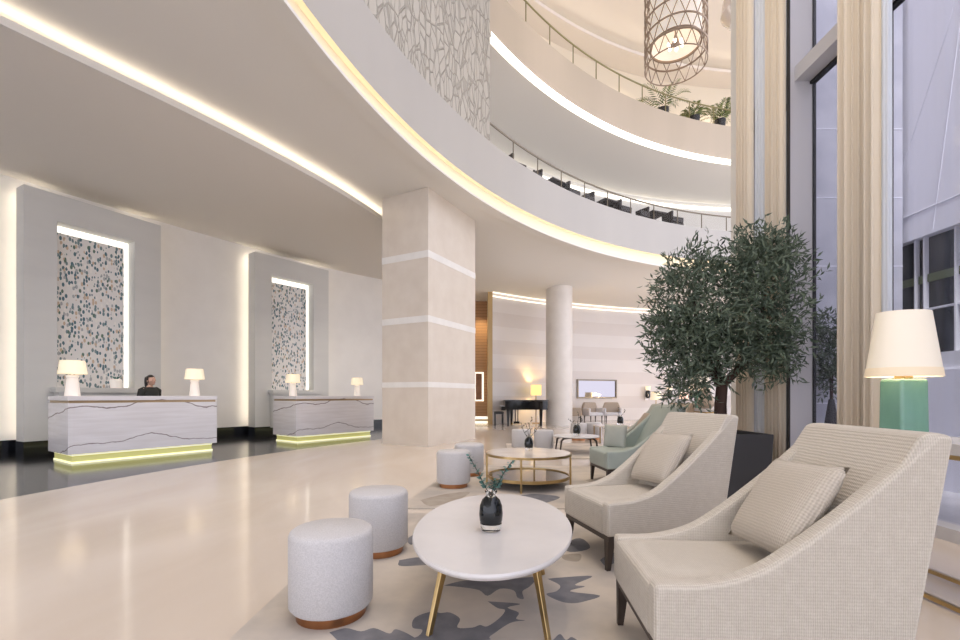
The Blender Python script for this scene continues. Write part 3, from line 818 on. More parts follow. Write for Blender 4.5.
# ------------------------------------------------------------------ lounge chairs
CW = .62
def lounge_chair(fab):
    t = thing('lounge_chair', (0, 0, 0), 0)
    h = CW / 2
    top = catmull([(.0, .425, 0), (.18, .432, 0), (.34, .475, 0), (.47, .555, 0), (.60, .655, 0), (.72, .755, 0), (.84, .865, 0), (.94, .962, 0)], 5)
    prof = [(p.x, p.y) for p in top] + [(.995, .952), (.865, .215), (.0, .215)]
    for sgn in (-1, 1):
        g = MB(); y0, y1 = (h - .075, h) if sgn > 0 else (-h, -h + .075)
        g.prism(prof, y0, y1, axis='y'); g.build('side_panel', fab, t, bevel=.02, seg=3)
    g = MB(); g.prism([(.56, .38), (.72, .68), (.885, .945), (.90, .960), (.95, .962), (.995, .952), (.865, .215), (.56, .215)], -h + .004, h - .004, axis='y')
    g.build('backrest', fab, t, bevel=.018, seg=3)
    g = MB(); bm = g.bm; nx, ny = 12, 10; grid = []
    x0, x1, yy = -.004, .66, h - .05
    for i in range(nx + 1):
        r = []
        for j in range(ny + 1):
            u, v = i / nx, j / ny
            dome = .022 * (1 - (2 * v - 1) ** 4) * (1 - max(0, 1 - u * 5) ** 2)
            r.append(bm.verts.new((x0 + (x1 - x0) * u, -yy + 2 * yy * v, .410 + dome)))
        grid.append(r)
    for i in range(nx):
        for j in range(ny): bm.faces.new([grid[i][j], grid[i + 1][j], grid[i + 1][j + 1], grid[i][j + 1]])
    rim = grid[0] + [grid[i][ny] for i in range(1, nx + 1)] + grid[nx][ny - 1::-1] + [grid[i][0] for i in range(nx - 1, 0, -1)]
    lo_ = [bm.verts.new((v.co.x, v.co.y, .215)) for v in rim]
    for i in range(len(rim)): bm.faces.new([rim[i], rim[(i + 1) % len(rim)], lo_[(i + 1) % len(rim)], lo_[i]])
    bm.faces.new(lo_)
    g.build('seat', fab, t, bevel=.022, seg=3)
    g = MB(); g.box(.012, .855, -h + .012, h - .012, .185, .217); g.build('base_frame', darkwood, t)
    for sx, sy in ((0, -1), (0, 1), (1, -1), (1, 1)):
        cx = .035 + sx * .77; cy = sy * (h - .04)
        g = MB(); g.frustum(cx - .012 + sx * .03, cy + sy * .0, 0, .187, .013, .013, .024, .024, dx=.012 - sx * .03); g.build('leg', darkwood, t)
    return t
def cushion(fab, w=.42, hgt=.41, th=.13):
    g = MB(); bm = g.bm; n = 14
    def P(u, v, s):
        e = (1 - abs(u) ** 3.2) * (1 - abs(v) ** 3.2)
        k = 1 - .06 * (1 - max(abs(u), abs(v)) ** 4) + .05 * (abs(u * v)) ** 3
        bulge = max(0, e) ** .5
        return Vector((s * th / 2 * bulge, u * w / 2 * (1 - .05 * (1 - v * v)), v * hgt / 2 * (1 - .05 * (1 - u * u))))
    fr = [[bm.verts.new(P(2 * i / n - 1, 2 * j / n - 1, 1)) for j in range(n + 1)] for i in range(n + 1)]
    bk = [[fr[i][j] if i in (0, n) or j in (0, n) else bm.verts.new(P(2 * i / n - 1, 2 * j / n - 1, -1)) for j in range(n + 1)] for i in range(n + 1)]
    for i in range(n):
        for j in range(n):
            bm.faces.new([fr[i][j], fr[i + 1][j], fr[i + 1][j + 1], fr[i][j + 1]])
            bm.faces.new([bk[i][j], bk[i][j + 1], bk[i + 1][j + 1], bk[i + 1][j]])
    return g.build('cushion', fab, smooth=True, angle=120)
def seat_cushion(ch, x, y, z, tilt, label, fab, roll=0, yaw=0, src=None):
    c = cushion(fab) if src is None else src.copy()
    if src is not None: COL.objects.link(c)
    M = Matrix.Translation(ch.location) @ Matrix.Rotation(ch.rotation_euler.z, 4, 'Z') @ Matrix.Translation((x, y, z)) @ Matrix.Rotation(yaw, 4, 'Z') @ Matrix.Rotation(tilt, 4, 'Y') @ Matrix.Rotation(roll, 4, 'X')
    c.matrix_world = M; tag(c, label, 'cushion', 'cushions on the lounge chairs'); return c
G = 'lounge chairs along the window side'
c1 = lounge_chair(chair_m); c1.location = (.628, 1.8915, .0125); c1.rotation_euler.z = R_(-3.5)
tag(c1, 'largest beige woven lounge chair in the right foreground', 'armchair', G)
c2 = copy_tree(c1, (.705, 3.08, .0125), R_(15), 'beige woven lounge chair second in the row, before the planter')
k1 = seat_cushion(c1, .60, -.02, .648, R_(34), 'beige square cushion on the foreground lounge chair', pillow_m, R_(-4), R_(0))
k2 = seat_cushion(c2, .60, .0, .648, R_(34), 'beige square cushion on the second lounge chair', None, R_(-3), 0, k1)
c3 = copy_tree(c1, (1.47, 5.66, .0125), R_(6), 'mint leather lounge chair behind the second beige chair'); recolor(c3, {chair_m: mint_m})
c4 = copy_tree(c1, (2.15, 7.35, 0), R_(12), 'sage lounge chair with tan cushion beyond the mint chair'); recolor(c4, {chair_m: sage_m})
k4 = seat_cushion(c4, .60, .0, .648, R_(34), 'tan cushion on the sage lounge chair', None, 0, 0, k1); k4.data = k1.data.copy(); k4.data.materials[0] = taupe_m
c5 = copy_tree(c1, (2.9, 7.5, 0), R_(18), 'distant taupe lounge chair half hidden behind the second chair back'); recolor(c5, {chair_m: taupe_m})
c5.location = (3.2, 8.9, 0)
k3 = seat_cushion(c3, .30, .18, .565, R_(8), 'sage green cushion on the mint lounge chair', None, 0, R_(35), k1); k3.data = k1.data.copy(); k3.data.materials[0] = sage_m; k3.scale = (.8, .8, .75)

# far armchairs under the mirror
def armchair(fab1, fab2):
    t = thing('armchair', (0, 0, 0), 0)
    g = MB(); g.box(-.30, .30, -.28, .30, .28, .42); g.build('seat', fab2, t, bevel=.04)
    g = MB(); g.prism([(-.33, .28), (-.36, .62), (-.28, .84), (.28, .84), (.36, .62), (.33, .28)], .20, .36, axis='y'); g.build('backrest', fab1, t, bevel=.05, seg=3)
    for sx in (-1, 1):
        g = MB(); g.box(min(sx * .28, sx * .36), max(sx * .28, sx * .36), -.26, .26, .28, .60); g.build('arm', fab2, t, bevel=.03)
        for sy in (-1, 1):
            g = MB(); g.frustum(sx * .27, sy * .23, 0, .28, .012, .012, .02, .02); g.build('leg', darkwood, t)
    return t
fa = armchair(taupe_m, greyw_m); fa.location = (4.72, 18.9, 0); fa.rotation_euler.z = R_(20)
tag(fa, 'distant pale armchair with taupe back, left one under the mirror', 'armchair', 'armchairs under the mirror')
copy_tree(fa, (5.52, 18.9, 0), R_(-8), 'distant pale armchair with taupe back, right one under the mirror')
copy_tree(ot, (2.46, 11.3, 0), .4, 'small far pale drum ottoman right behind the dark-legged table vase')
copy_tree(ot, (2.88, 11.5, 0), .8, 'small far pale drum ottoman between dark-legged and cream-topped tables')
o = copy_tree(fa, (3.98, 19.0, 0), R_(80), 'distant taupe armchair seen from its side, beside the round column'); recolor(o, {greyw_m: taupe_m})

# ------------------------------------------------------------------ mirror, sconces, far lamps, piano
def far_pt(px, r=19.8):
    a, Y = angle_at(px, r); return Vector((RC.x + r * math.cos(R_(a)), RC.y + r * math.sin(R_(a)), 0)), a
mp_, ma = far_pt(597, 19.80)
t = thing('wall_mirror', (mp_.x, mp_.y, 1.42), R_(ma - 90), 'long dark-framed mirror on the banded far wall', 'mirror')
mir = plain('mirror_glass', (.36, .34, .36), .03, metal=1)
g = MB(); g.box(-1.02, 1.02, -.01, .02, -.40, .40); g.build('glass', mir, t)
g = MB()
for q in ((-1.06, 1.06, .36, .42), (-1.06, 1.06, -.42, -.36), (-1.06, -1.0, -.36, .36), (1.0, 1.06, -.36, .36)): g.box(q[0], q[1], -.05, .03, q[2], q[3])
g.build('frame', bronze_rail, t)
sc = None
for px, lb_ in ((646, 'small wall sconce left of the yellow-lit lamp'), (668, 'small wall sconce between the yellow and the pink lamps'), (690, 'small wall sconce right of the pink lamp')):
    q, a = far_pt(px, 19.80)
    if sc is None:
        sc = thing('wall_sconce', (q.x, q.y, 1.0), R_(a + 180))
        g = MB(); g.box(0, .03, -.07, .07, -.1, .35); g.build('back_plate', ext_white, sc)
        g = MB(); g.lathe([(.05, .0), (.11, .06), (.11, .30), (.06, .36)], 16, (.15, 0, 0)); g.build('body', black_gloss, sc, smooth=True)
        g = MB(); g.lathe([(.10, .37), (.12, .55)], 16, (.15, 0, 0)); g.build('lamp_shade', shade_hot, sc, smooth=True)
        o = sc
    else: o = copy_tree(sc, (q.x, q.y, 1.0), R_(a + 180))
    tag(o, lb_, 'wall light', 'sconces on the far wall')
def floor_lamp(loc, h, r, hs, shade, label, square=False, polem=brass):
    t = thing('floor_lamp', loc, 0, label, 'lamp')
    g = MB(); g.lathe([(.16, 0), (.16, .02), (.03, .03)], 24); g.build('base', polem, t, smooth=True)
    g = MB(); g.tube([(0, 0, .02), (0, 0, h)], .02, 8); g.build('pole', polem, t)
    g = MB()
    if square: 
        for q in ((-r, r, -r, -r + .01), (-r, r, r - .01, r), (-r, -r + .01, -r + .01, r - .01), (r - .01, r, -r + .01, r - .01)): g.box(*q, h - hs, h)
    else: g.lathe([(r, h - hs), (r * .86, h)], 24, cap=False)
    g.build('lamp_shade', shade, t, smooth=not square); return t
q = at(536, 396, 18.4); floor_lamp((q.x, q.y, 0), 1.55, .19, .42, shade_yel, 'floor lamp with square yellow shade behind the grand piano', True)
q = at(656, 396, 18.6); floor_lamp((q.x, q.y, 0), 1.28, .22, .34, shade_hot, 'distant floor lamp with yellow glowing shade between two sconces')
q = at(684, 396, 18.0); floor_lamp((q.x, q.y, 0), 1.24, .17, .26, shade_pink, 'distant floor lamp with pinkish shade beside the right sconce', False, copper)

# piano
t = thing('grand_piano', at(524, 396, 17.0) * Vector((1, 1, 0)) if False else (1.63, 17.0, 0), 0, 'black grand piano in front of the banded far wall', 'piano')
out = catmull([(-.72, -.55, 0), (.70, -.55, 0), (.80, -.35, 0), (.78, .1, 0), (.45, .45, 0), (.1, .62, 0), (-.2, .95, 0), (-.62, 1.0, 0), (-.72, .8, 0)], 5)
g = MB(); g.prism([(p_.x, p_.y) for p_ in out], .60, .92); g.build('case', piano_black, t, bevel=.01)
g = MB(); g.prism([(p_.x * 1.03, p_.y * 1.02) for p_ in out], .925, .955); g.build('lid', piano_black, t)
g = MB(); g.box(-.86, -.70, -.52, .80, .58, .72); g.build('keybed', piano_black, t)
g = MB(); g.box(-.85, -.72, -.46, .74, .721, .735); g.build('keys', ext_white, t)
for x, y in ((-.6, -.42), (.6, -.4), (-.4, .75)):
    g = MB(); g.frustum(x, y, 0, .6, .035, .035, .06, .06); g.build('leg', piano_black, t)
g = MB(); g.tube([(-.3, .1, .1), (-.3, .1, .6)], .02); g.tube([(-.2, .1, .1), (-.2, .1, .6)], .02); g.box(-.36, -.14, .04, .16, .06, .14); g.build('pedal_lyre', piano_black, t)
t = thing('piano_bench', (.70, 16.9, 0), 0, 'small black bench beside the grand piano keyboard', 'bench')
g = MB(); g.box(-.17, .17, -.36, .36, .44, .52); g.build('seat', black_metal, t, bevel=.015)
for sx in (-1, 1):
    for sy in (-1, 1):
        g = MB(); g.box(sx * .14 - .02, sx * .14 + .02, sy * .32 - .02, sy * .32 + .02, 0, .44); g.build('leg', black_metal, t)

# nook: picture and lit bench
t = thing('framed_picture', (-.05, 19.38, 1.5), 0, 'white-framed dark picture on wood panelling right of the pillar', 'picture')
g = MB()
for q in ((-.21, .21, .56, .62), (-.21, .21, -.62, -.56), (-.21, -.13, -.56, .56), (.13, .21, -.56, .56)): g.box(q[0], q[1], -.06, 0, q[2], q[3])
g.build('frame', soft_glow, t)  # frame is no lamp; its brightness is an added glow
g = MB(); g.box(-.13, .13, -.03, 0, -.56, .56); g.build('canvas', mottled('dark_canvas', (.20, .10, .06), (.28, .15, .09), 4, .6), t)
t = thing('lit_bench', (.05, 18.6, 0), 0, 'low glowing cream bench in the wood-panelled nook', 'bench')
g = MB(); g.box(-.5, .34, -.2, .25, .07, .17); g.build('body', covecream, t)
g = MB(); g.box(-.52, .36, -.22, .27, .17, .25); g.build('seat', soft_glow, t)
g = MB(); g.box(-.5, .34, -.21, .2, .0, .05); g.build('light_strip', soft_glow, t)

# ------------------------------------------------------------------ railings
def railing(name, a0, a1, z, h, m, step, label, R=15.32):
    t = thing(name, (RC.x, RC.y, z), 0, label, 'railing')
    n = 60; g = MB(); g.tube([p_ - RC for p_ in arc(R, a0, a1, n, h)], .026, 6); g.build('handrail', m, t, smooth=True)
    cnt = int(abs(a1 - a0) / step)
    for i in range(cnt + 1):
        a = a0 - i * step
        v = Vector((R * math.cos(R_(a)), R * math.sin(R_(a)), 0)); g = MB(); g.tube([v, v + Vector((0, 0, h))], .018, 6); g.build('post', m, t)
        if i < cnt:
            b = a - step; g = MB()
            pa_ = [Vector((R * math.cos(R_(a + (b - a) * u)), R * math.sin(R_(a + (b - a) * u)), 0)) for u in (.04, .35, .65, .96)]
            g.strip([p_ + Vector((0, 0, .02)) for p_ in pa_], [p_ + Vector((0, 0, h + .10)) for p_ in pa_]); g.build('glass_panel', rail_glass, t)
    return t
railing('balcony_railing', aP - .3, 88, 7.2, .57, bronze_rail, 4.1, 'bronze and glass railing on the lower gallery balcony')
railing('balcony_railing', aP + 6, 88, 11.08, .66, olive_rail, 4.1, 'olive metal railing on the upper gallery balcony', 15.28)

# gallery furniture seen over the parapet
def cafe_chair():
    t = thing('cafe_chair', (0, 0, 0), 0)
    g = MB(); g.prism([(-.25, 0), (.25, 0), (.29, .45), (-.29, .45)], .22, .30, axis='y'); o = g.build('backrest', brown_chair, t, bevel=.02); o.location.z = .42
    g = MB(); g.box(-.27, .27, -.27, .27, .36, .46); g.build('seat', brown_chair, t, bevel=.02)
    for sx in (-1, 1):
        g = MB(); g.box(min(sx * .23, sx * .29), max(sx * .23, sx * .29), -.24, .28, .46, .66); g.build('arm', brown_chair, t, bevel=.02)
        for sy in (-1, 1):
            g = MB(); g.frustum(sx * .22, sy * .22, 0, .36, .012, .012, .02, .02); g.build('leg', darkwood, t)
    return t
def cafe_table():
    t = thing('cafe_table', (0, 0, 0), 0)
    g = MB(); g.box(-.34, .34, -.30, .30, .70, .74); g.build('tabletop', brown_chair, t)
    g = MB(); g.box(-.05, .05, -.05, .05, .03, .70); g.build('pedestal', darkwood, t)
    g = MB(); g.box(-.28, .28, -.22, .22, 0, .03); g.build('base', darkwood, t)
    return t
def gal(px, R=16.2):
    a, Y = angle_at(px, R); return (RC.x + R * math.cos(R_(a)), RC.y + R * math.sin(R_(a)), 7.165), a
cc = ct = None
for px, kind, turn, lb_ in ((514, 'c', 80, 'brown chair on the lower gallery, first from the left in its row'), (530, 'c', -80, 'brown chair on the lower gallery just left of the first dark table'),
                       (553, 't', 0, 'dark table on the lower gallery, leftmost of three'), (569, 'c', 90, 'brown chair on the lower gallery just right of the leftmost table'),
                       (583, 'c', -80, 'brown chair on the lower gallery left of the middle table'), (606, 't', 0, 'dark table on the lower gallery, middle of three'),
                       (621, 'c', 90, 'brown chair on the lower gallery right of the middle table'), (638, 'c', -80, 'brown chair on the lower gallery left of the rightmost table'),
                       (654, 't', 0, 'dark table on the lower gallery, rightmost of three'), (673, 'c', 90, 'brown chair on the lower gallery, right end of the row')):
    loc, a = gal(px); rz = R_(a - 90 + turn)
    if kind == 'c':
        if cc is None: cc = cafe_chair(); o = cc; o.location = loc; o.rotation_euler.z = rz
        else: o = copy_tree(cc, loc, rz)
        tag(o, lb_, 'chair', 'chairs on the lower gallery')
    else:
        if ct is None: ct = cafe_table(); o = ct; o.location = loc; o.rotation_euler.z = rz
        else: o = copy_tree(ct, loc, rz)
        tag(o, lb_, 'table', 'tables on the lower gallery')

# palms on the upper gallery
def tinted(g, name, mat, parent, tints):
    o = g.build(name, mat, parent)
    at_ = o.data.attributes.new('tint', 'FLOAT', 'FACE')
    for i, v in enumerate(tints[:len(o.data.polygons)]): at_.data[i].value = v
    return o
def palm(px, R, base, label, n=14, ln=1.0, pot=.36, rise=.75, seed=1):
    rnd = random.Random(seed); a, Y = angle_at(px, R)
    t = thing('potted_palm', (RC.x + R * math.cos(R_(a)), RC.y + R * math.sin(R_(a)), 11.085), 0, label, 'potted plant')
    g = MB(); g.lathe([(.16, 0), (.21, base), (.19, base), (.18, base - .06)], 20); g.build('pot', pot_black, t, smooth=True)
    g = MB(); tints = []
    for k in range(n):
        az = k * 2.399 + rnd.random() * .4; le = ln * (.75 + .4 * rnd.random()); up = rise * (.7 + .5 * rnd.random())
        pth = []
        for i in range(9):
            u = i / 8; pth.append(Vector((math.cos(az) * le * u, math.sin(az) * le * u, base - .05 + up * (1.8 * u - 1.15 * u * u))))
        for i in range(1, 8):
            d = (pth[i + 1] - pth[i]).normalized() if i < 8 else d
            sd = d.cross(Vector((0, 0, 1))).normalized()
            for s_ in (-1, 1):
                for h_ in (0, .5):
                    p0 = pth[i] + (pth[i + 1] - pth[i]) * h_; tip = p0 + sd * s_ * .26 * (1.1 - i / 9) + d * .16 + Vector((0, 0, -.04))
                    m_ = (p0 + tip) / 2
                    g.bm.faces.new([g.bm.verts.new(q) for q in (p0, m_ + d * .022, tip, m_ - d * .022)]); tints.append(rnd.random())
    tinted(g, 'fronds', palm_leaf, t, tints); return t
palm(720, 15.7, .50, 'potted palm in black pot at right end of upper gallery', 16, .75, seed=3, rise=.75)
palm(663, 15.7, .45, 'arching dark palm on upper gallery below the chandelier', 10, 1.0, seed=5, rise=.75)
palm(694, 15.65, .40, 'small bushy plant between two palms on the upper gallery', 10, .42, seed=8, rise=.50)

# ------------------------------------------------------------------ chandeliers
bronze = plain('chandelier_bronze', (.34, .26, .20), .4, metal=.7)
diff = plain('chandelier_diffuser', (.95, .88, .80), .7, emit=(1, .88, .76), es=.24)
def chandelier():
    t = thing('chandelier', (0, 0, 0), 0)
    Rr, H_ = .57, 3.9; n = 15; dz = .30
    g = MB()
    for k in range(int(H_ / dz) + 1):
        g.tube([(Rr * math.cos(2 * math.pi * i / 40), Rr * math.sin(2 * math.pi * i / 40), k * dz) for i in range(40)], .017 if k else .012, 5, closed=True)
    g.build('hoops', bronze, t, smooth=True)
    g = MB()
    for k in range(int(H_ / dz)):
        for i in range(n):
            a = 2 * math.pi * (i + .5 * (k % 2)) / n
            for s_ in (-1, 1):
                b = a + s_ * math.pi / n
                g.tube([(Rr * math.cos(a), Rr * math.sin(a), k * dz), (Rr * math.cos((a + b) / 2) * 1.003, Rr * math.sin((a + b) / 2) * 1.003, (k + .5) * dz), (Rr * math.cos(b), Rr * math.sin(b), (k + 1) * dz)], .0095, 4, cap=False)
    g.build('lattice', bronze, t)
    g = MB(); g.lathe([(.47, .42), (.47, H_)], 40, cap=False); g.build('diffuser', diff, t, smooth=True)
    g = MB(); hoop(g, .48, .39, .43, .03); g.build('diffuser_rim', bronze, t)
    bulb_m = plain('bulb_glow', (1, 1, 1), .3, emit=(1, .95, .88), es=3)
    for k in range(6):
        a = k * math.pi / 3; g = MB(); g.lathe([(.001, -.05), (.03, -.02), (.03, .02), (.001, .05)], 10, (.13 * math.cos(a), .13 * math.sin(a), .42)); g.build('bulb', bulb_m, t, smooth=True)
    g = MB(); g.lathe([(.02, .38), (.08, .42), (.02, .62)], 12)
    for k in range(6):
        a = k * math.pi / 3; g.tube([(0, 0, .42), (.12 * math.cos(a), .12 * math.sin(a), .42)], .008, 5)
    g.tube([(0, 0, .5), (0, 0, H_)], .015, 6); g.build('stem', bronze, t)
    return t
ch = chandelier(); q = at(675.5, 66, 8.95); ch.location = (q.x, q.y, q.z)
tag(ch, 'large cylindrical bronze lattice chandelier hanging in the atrium', 'chandelier')
g = MB(); zt = 15.45 - (q.z + 3.9); g.tube([(0, 0, 3.85), (0, 0, 3.9 + zt)], .02, 6); g.build('suspension_rod', bronze, ch)
t = thing('pendant_light', at(745, 12, 12.5), 0, 'round silvery pendant light partly hidden by the left curtain', 'pendant light')
silver = plain('silver_glass', (.75, .70, .68), .15, metal=.6)
g = MB(); g.lathe([(.05, -.36), (.38, -.28), (.60, 0), (.55, .4), (.2, .62)], 32); g.build('globe', silver, t, smooth=True)
g = MB(); g.lathe([(.02, -.44), (.3, -.40), (.33, -.30)], 24); g.build('bulb', led_white, t, smooth=True)
g = MB(); g.tube([(0, 0, .6), (0, 0, 15.45 - t.location.z)], .02, 6); g.build('suspension_rod', bronze, t)

# ------------------------------------------------------------------ window wall and curtains
XG = 3.70
w = struct(thing('window_1', (XG, 0, 0), 0)); HWN = 8.5
ms = [-4.0, -1.9, .2, 2.2, 4.12, 5.06, 6.03]
for y in ms:
    iw = -.25 if y == 5.06 else -.20
    g = MB(); g.box(iw, .02, y - .02, y + .02, 0, HWN); g.build('mullion', grey_metal, w)
    g = MB(); g.box(iw - .012, iw, y - .023, y + .023, 0, HWN); g.box(.0, .03, y - .035, y - .02, 0, HWN); g.build('seal', black_seal, w)
zt_ = 4.60
for a, b in zip(ms, ms[1:]):
    g = MB(); g.box(-.20, .02, a + .02, b - .02, zt_, zt_ + .16); g.build('transom', grey_metal, w)
    g = MB(); g.box(-.03, .03, a + .02, b - .02, zt_ - .03, zt_); g.build('seal', black_seal, w)
    g = MB(); g.box(-.004, .004, a + .02, b - .02, .10, zt_ - .03); g.build('pane', win_glass, w)
    g = MB(); g.box(-.004, .004, a + .02, b - .02, zt_ + .16, HWN); g.build('pane', win_glass, w)
    g = MB(); g.box(-.16, .04, a + .02, b - .02, 0, .10); g.build('sill', grey_metal, w)
g = MB(); g.box(XG - .1, 6.2, 6.24, 6.5, 0, 15.4); struct(g.build('wall_right', plaster))
def curtain(y0, y1, x, m, label, folds, amp=.055, name='curtain', seed=1, z1=8.4):
    rnd = random.Random(seed); n = folds * 12; g = MB(); a = []; b = []
    ph = [rnd.uniform(-.5, .5) for _ in range(folds + 1)]
    for i in range(n + 1):
        u = i / n; k = u * folds; w_ = ph[int(k) % len(ph)] * .5 * math.sin(math.pi * (k % 1))
        dx = amp * math.sin(2 * math.pi * k + w_) * (1 + .35 * ph[int(k) % len(ph)]) ; y = y0 + (y1 - y0) * u + .02 * math.sin(4 * math.pi * k)
        a.append(Vector((x + dx, y, .015))); b.append(Vector((x + dx * .8, y, z1)))
    g.strip(a, b); o = g.build(name, m, smooth=True, angle=180)
    sd = o.modifiers.new('thick', 'SOLIDIFY'); sd.thickness = .006
    tag(o, label, 'curtain'); return o
XC = 3.42
curtain(3.86, 4.30, XC, curtain_m, 'tall cream curtain right of the olive tree, behind the green lamp', 6, .04, seed=2)
curtain(3.80, 3.85, XC + .02, sheer_m, 'narrow white sheer strip at the right edge of lamp-side curtain', 2, .015, 'sheer_curtain')
curtain(5.10, 5.42, XC, curtain_m, 'cream curtain left of the grey window mullion, behind the tree', 5, .03, seed=4)
curtain(5.45, 5.67, XC + .03, sheer_m, 'white sheer strip between the two curtains behind the tree', 4, .015, 'sheer_curtain')
curtain(5.70, 6.03, XC, curtain_m, 'leftmost cream curtain ending the window wall', 5, .03, seed=6)

# ------------------------------------------------------------------ outside the window
g = MB(); g.box(3.75, 30, -14, 6.2, -.14, -.04); struct(g.build('ground', paving))
fx = 5.6
t = thing('facade_building', (fx, 0, 0), 0, 'pale building outside with dark ribbon window beyond the lamp', 'building')
ZB, ZT, Y1 = 1.42, 3.12, 6.2
g = MB(); g.box(0, .4, -3, Y1, -.05, ZB); g.box(0, .4, -3, Y1, ZT, 7.6); g.build('cladding', ext_wall, t)
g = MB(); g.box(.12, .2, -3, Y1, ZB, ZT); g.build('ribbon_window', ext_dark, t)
g = MB(); g.box(.10, .12, -3, Y1, 2.55, 2.65); g.build('green_reflection_band', ext_green, t)  # reflection in the glass painted as a solid green band
g = MB(); g.box(.08, .12, -3, Y1, 2.19, 2.215); g.build('window_bar', ext_white, t)
for y in (5.90, 5.78, 5.40, 4.9, 4.2, 3.0):
    g = MB(); g.box(.06, .12, y - .009, y + .009, ZB, ZT); g.build('window_bar', ext_white, t)
g = MB(); g.box(.05, .11, 5.30, 5.55, ZB, ZB + .22); g.build('hopper_pane', ext_white, t)
for k, (ya, za, yb, zb) in enumerate(((6.1, 3.9, 5.0, 6.8), (5.6, 3.15, 5.2, 7.5), (6.1, 3.45, 4.6, 3.22))):
    g = MB(); g.tube([(-.003, ya, za), (-.003, (ya + yb) / 2 - .12, (za + zb) / 2 + .12), (-.003, yb, zb)], .006, 4); g.build('seam', ext_seam, t)
t = thing('stone_pier', (4.85, 6.05, 0), 0, 'bluish grey stone pier seen through the narrow window pane', 'pier')
g = MB(); g.box(-.5, .7, -.1, .17, -.05, 9); g.build('shaft', ext_stone, t)
g = MB()
for z in (1.0, 1.9, 2.8, 3.7, 4.6): g.box(-.503, .703, -.104, .17, z, z + .012)
g.build('joints', ext_wall, t)

# ------------------------------------------------------------------ trees
def leaf_cloud(blobs, count, size, seed, clip=None, squash=1.0):
    rnd = random.Random(seed); V = []; Fc = []; T = []
    tot = sum(b[3] * b[4] * b[5] for b in blobs); 
    for (cx, cy, cz, rx, ry, rz) in blobs:
        m = int(count * rx * ry * rz / tot)
        for _ in range(m // 7):
            d = Vector((rnd.gauss(0, 1), rnd.gauss(0, 1), rnd.gauss(0, 1))).normalized()
            r = rnd.random() ** .38 * (1 + .10 * rnd.gauss(0, 1))
            c = Vector((cx + d.x * r * rx, cy + d.y * r * ry, cz + d.z * r * rz))
            if clip and not clip(c): continue
            tw = (d + Vector((rnd.gauss(0, .5), rnd.gauss(0, .5), rnd.gauss(.15, .5)))).normalized()
            base = rnd.random() * .5
            for k in range(7):
                p0 = c + tw * (k - 3) * size * .35
                dr = (tw * .8 + Vector((rnd.gauss(0, .6), rnd.gauss(0, .6), rnd.gauss(0, .6)))).normalized()
                sd = dr.cross(Vector((rnd.gauss(0, 1), rnd.gauss(0, 1), rnd.gauss(0, 1)))).normalized()
                ln = size * rnd.uniform(.75, 1.3); wd = ln * .13; i0 = len(V); up = dr.cross(sd) * ln * .06
                V += [p0, p0 + dr * ln * .45 + sd * wd + up, p0 + dr * ln, p0 + dr * ln * .45 - sd * wd + up]
                Fc.append((i0, i0 + 1, i0 + 2, i0 + 3)); T.append(min(1, base + rnd.random() * .5))
    me = bpy.data.meshes.new('foliage'); me.from_pydata(V, [], Fc)
    a = me.attributes.new('tint', 'FLOAT', 'FACE'); a.data.foreach_set('value', T)
    me.materials.append(olive_leaf); return me
TX, TY = 2.68, 5.05
t = thing('olive_tree', (TX, TY, 0), 0, 'large indoor olive tree with two-lobed crown by the window', 'tree')
bl = [(-.34, 0, 1.98, .44, .48, .78), (-.36, .0, 1.25, .30, .32, .30), (.36, -.18, 2.10, .54, .48, .80), (.02, -.05, 1.65, .34, .38, .40), (.50, -.15, 1.62, .34, .36, .38), (-.46, 0, 1.72, .38, .4, .42), (.34, -.12, 2.62, .36, .36, .34), (-.26, 0, 2.48, .26, .3, .30)]
o = bpy.data.objects.new('foliage', leaf_cloud(bl, 17000, .078, 3, clip=lambda c: c.x < .66)); COL.objects.link(o); o.parent = t
tag(o, kind='stuff')
g = MB(); g.tube([(0, 0, .62), (.0, 0, 1.0), (.02, 0, 1.25)], [.072, .062, .058], 12); g.build('trunk', bark, t, smooth=True)
for pts, r0 in (([(.02, 0, 1.22), (.2, -.03, 1.42), (.36, -.08, 1.72), (.42, -.12, 2.2)], .05), ([(.0, 0, 1.2), (-.12, .02, 1.5), (-.26, 0, 1.9), (-.3, 0, 2.3)], .045), ([(.0, .02, 1.2), (.02, .1, 1.6), (.05, .1, 2.1)], .035)):
    g = MB(); pth = catmull(pts, 6); g.tube(pth, [r0 * (1 - .75 * i / len(pth)) for i in range(len(pth))], 8); g.build('branch', bark, t, smooth=True)
pl = thing('planter', (TX, TY, 0), 0, 'dark charcoal tapered planter holding the olive tree', 'planter')
g = MB()
def tap(z0, z1, a0, a1): g.frustum(0, 0, z0, z1, a0, a0 * .95, a1, a1 * .95)
for z0, z1, a0, a1 in ((0, .70, .345, .375),):
    co = []
    for a, z in ((a0, z0), (a1, z1), (a1 - .03, z1), (a1 - .035, z1 - .10)):
        co.append([g.bm.verts.new((sx * a, sy * a * .92, z)) for sx, sy in ((-1, -1), (1, -1), (1, 1), (-1, 1))])
    for a, b in zip(co, co[1:]):
        for i in range(4): g.bm.faces.new([a[i], a[(i + 1) % 4], b[(i + 1) % 4], b[i]])
    g.bm.faces.new(co[0][::-1])
g.build('pot', planter_m, pl, bevel=.006)
g = MB(); g.box(-.335, .335, -.305, .305, .56, .62); g.build('soil', soil, pl)
t = thing('outdoor_tree', (4.36, 5.62, -.04), 0, 'small potted tree outdoors seen through the narrow pane', 'tree')
o = bpy.data.objects.new('foliage', leaf_cloud([(0, 0, 1.75, .20, .3, .45), (0, .05, 1.4, .16, .25, .25)], 1500, .08, 9)); COL.objects.link(o); o.parent = t; tag(o, kind='stuff')
g = MB(); g.tube([(0, 0, .8), (0, 0, 1.5)], .018, 6); g.build('trunk', bark, t)
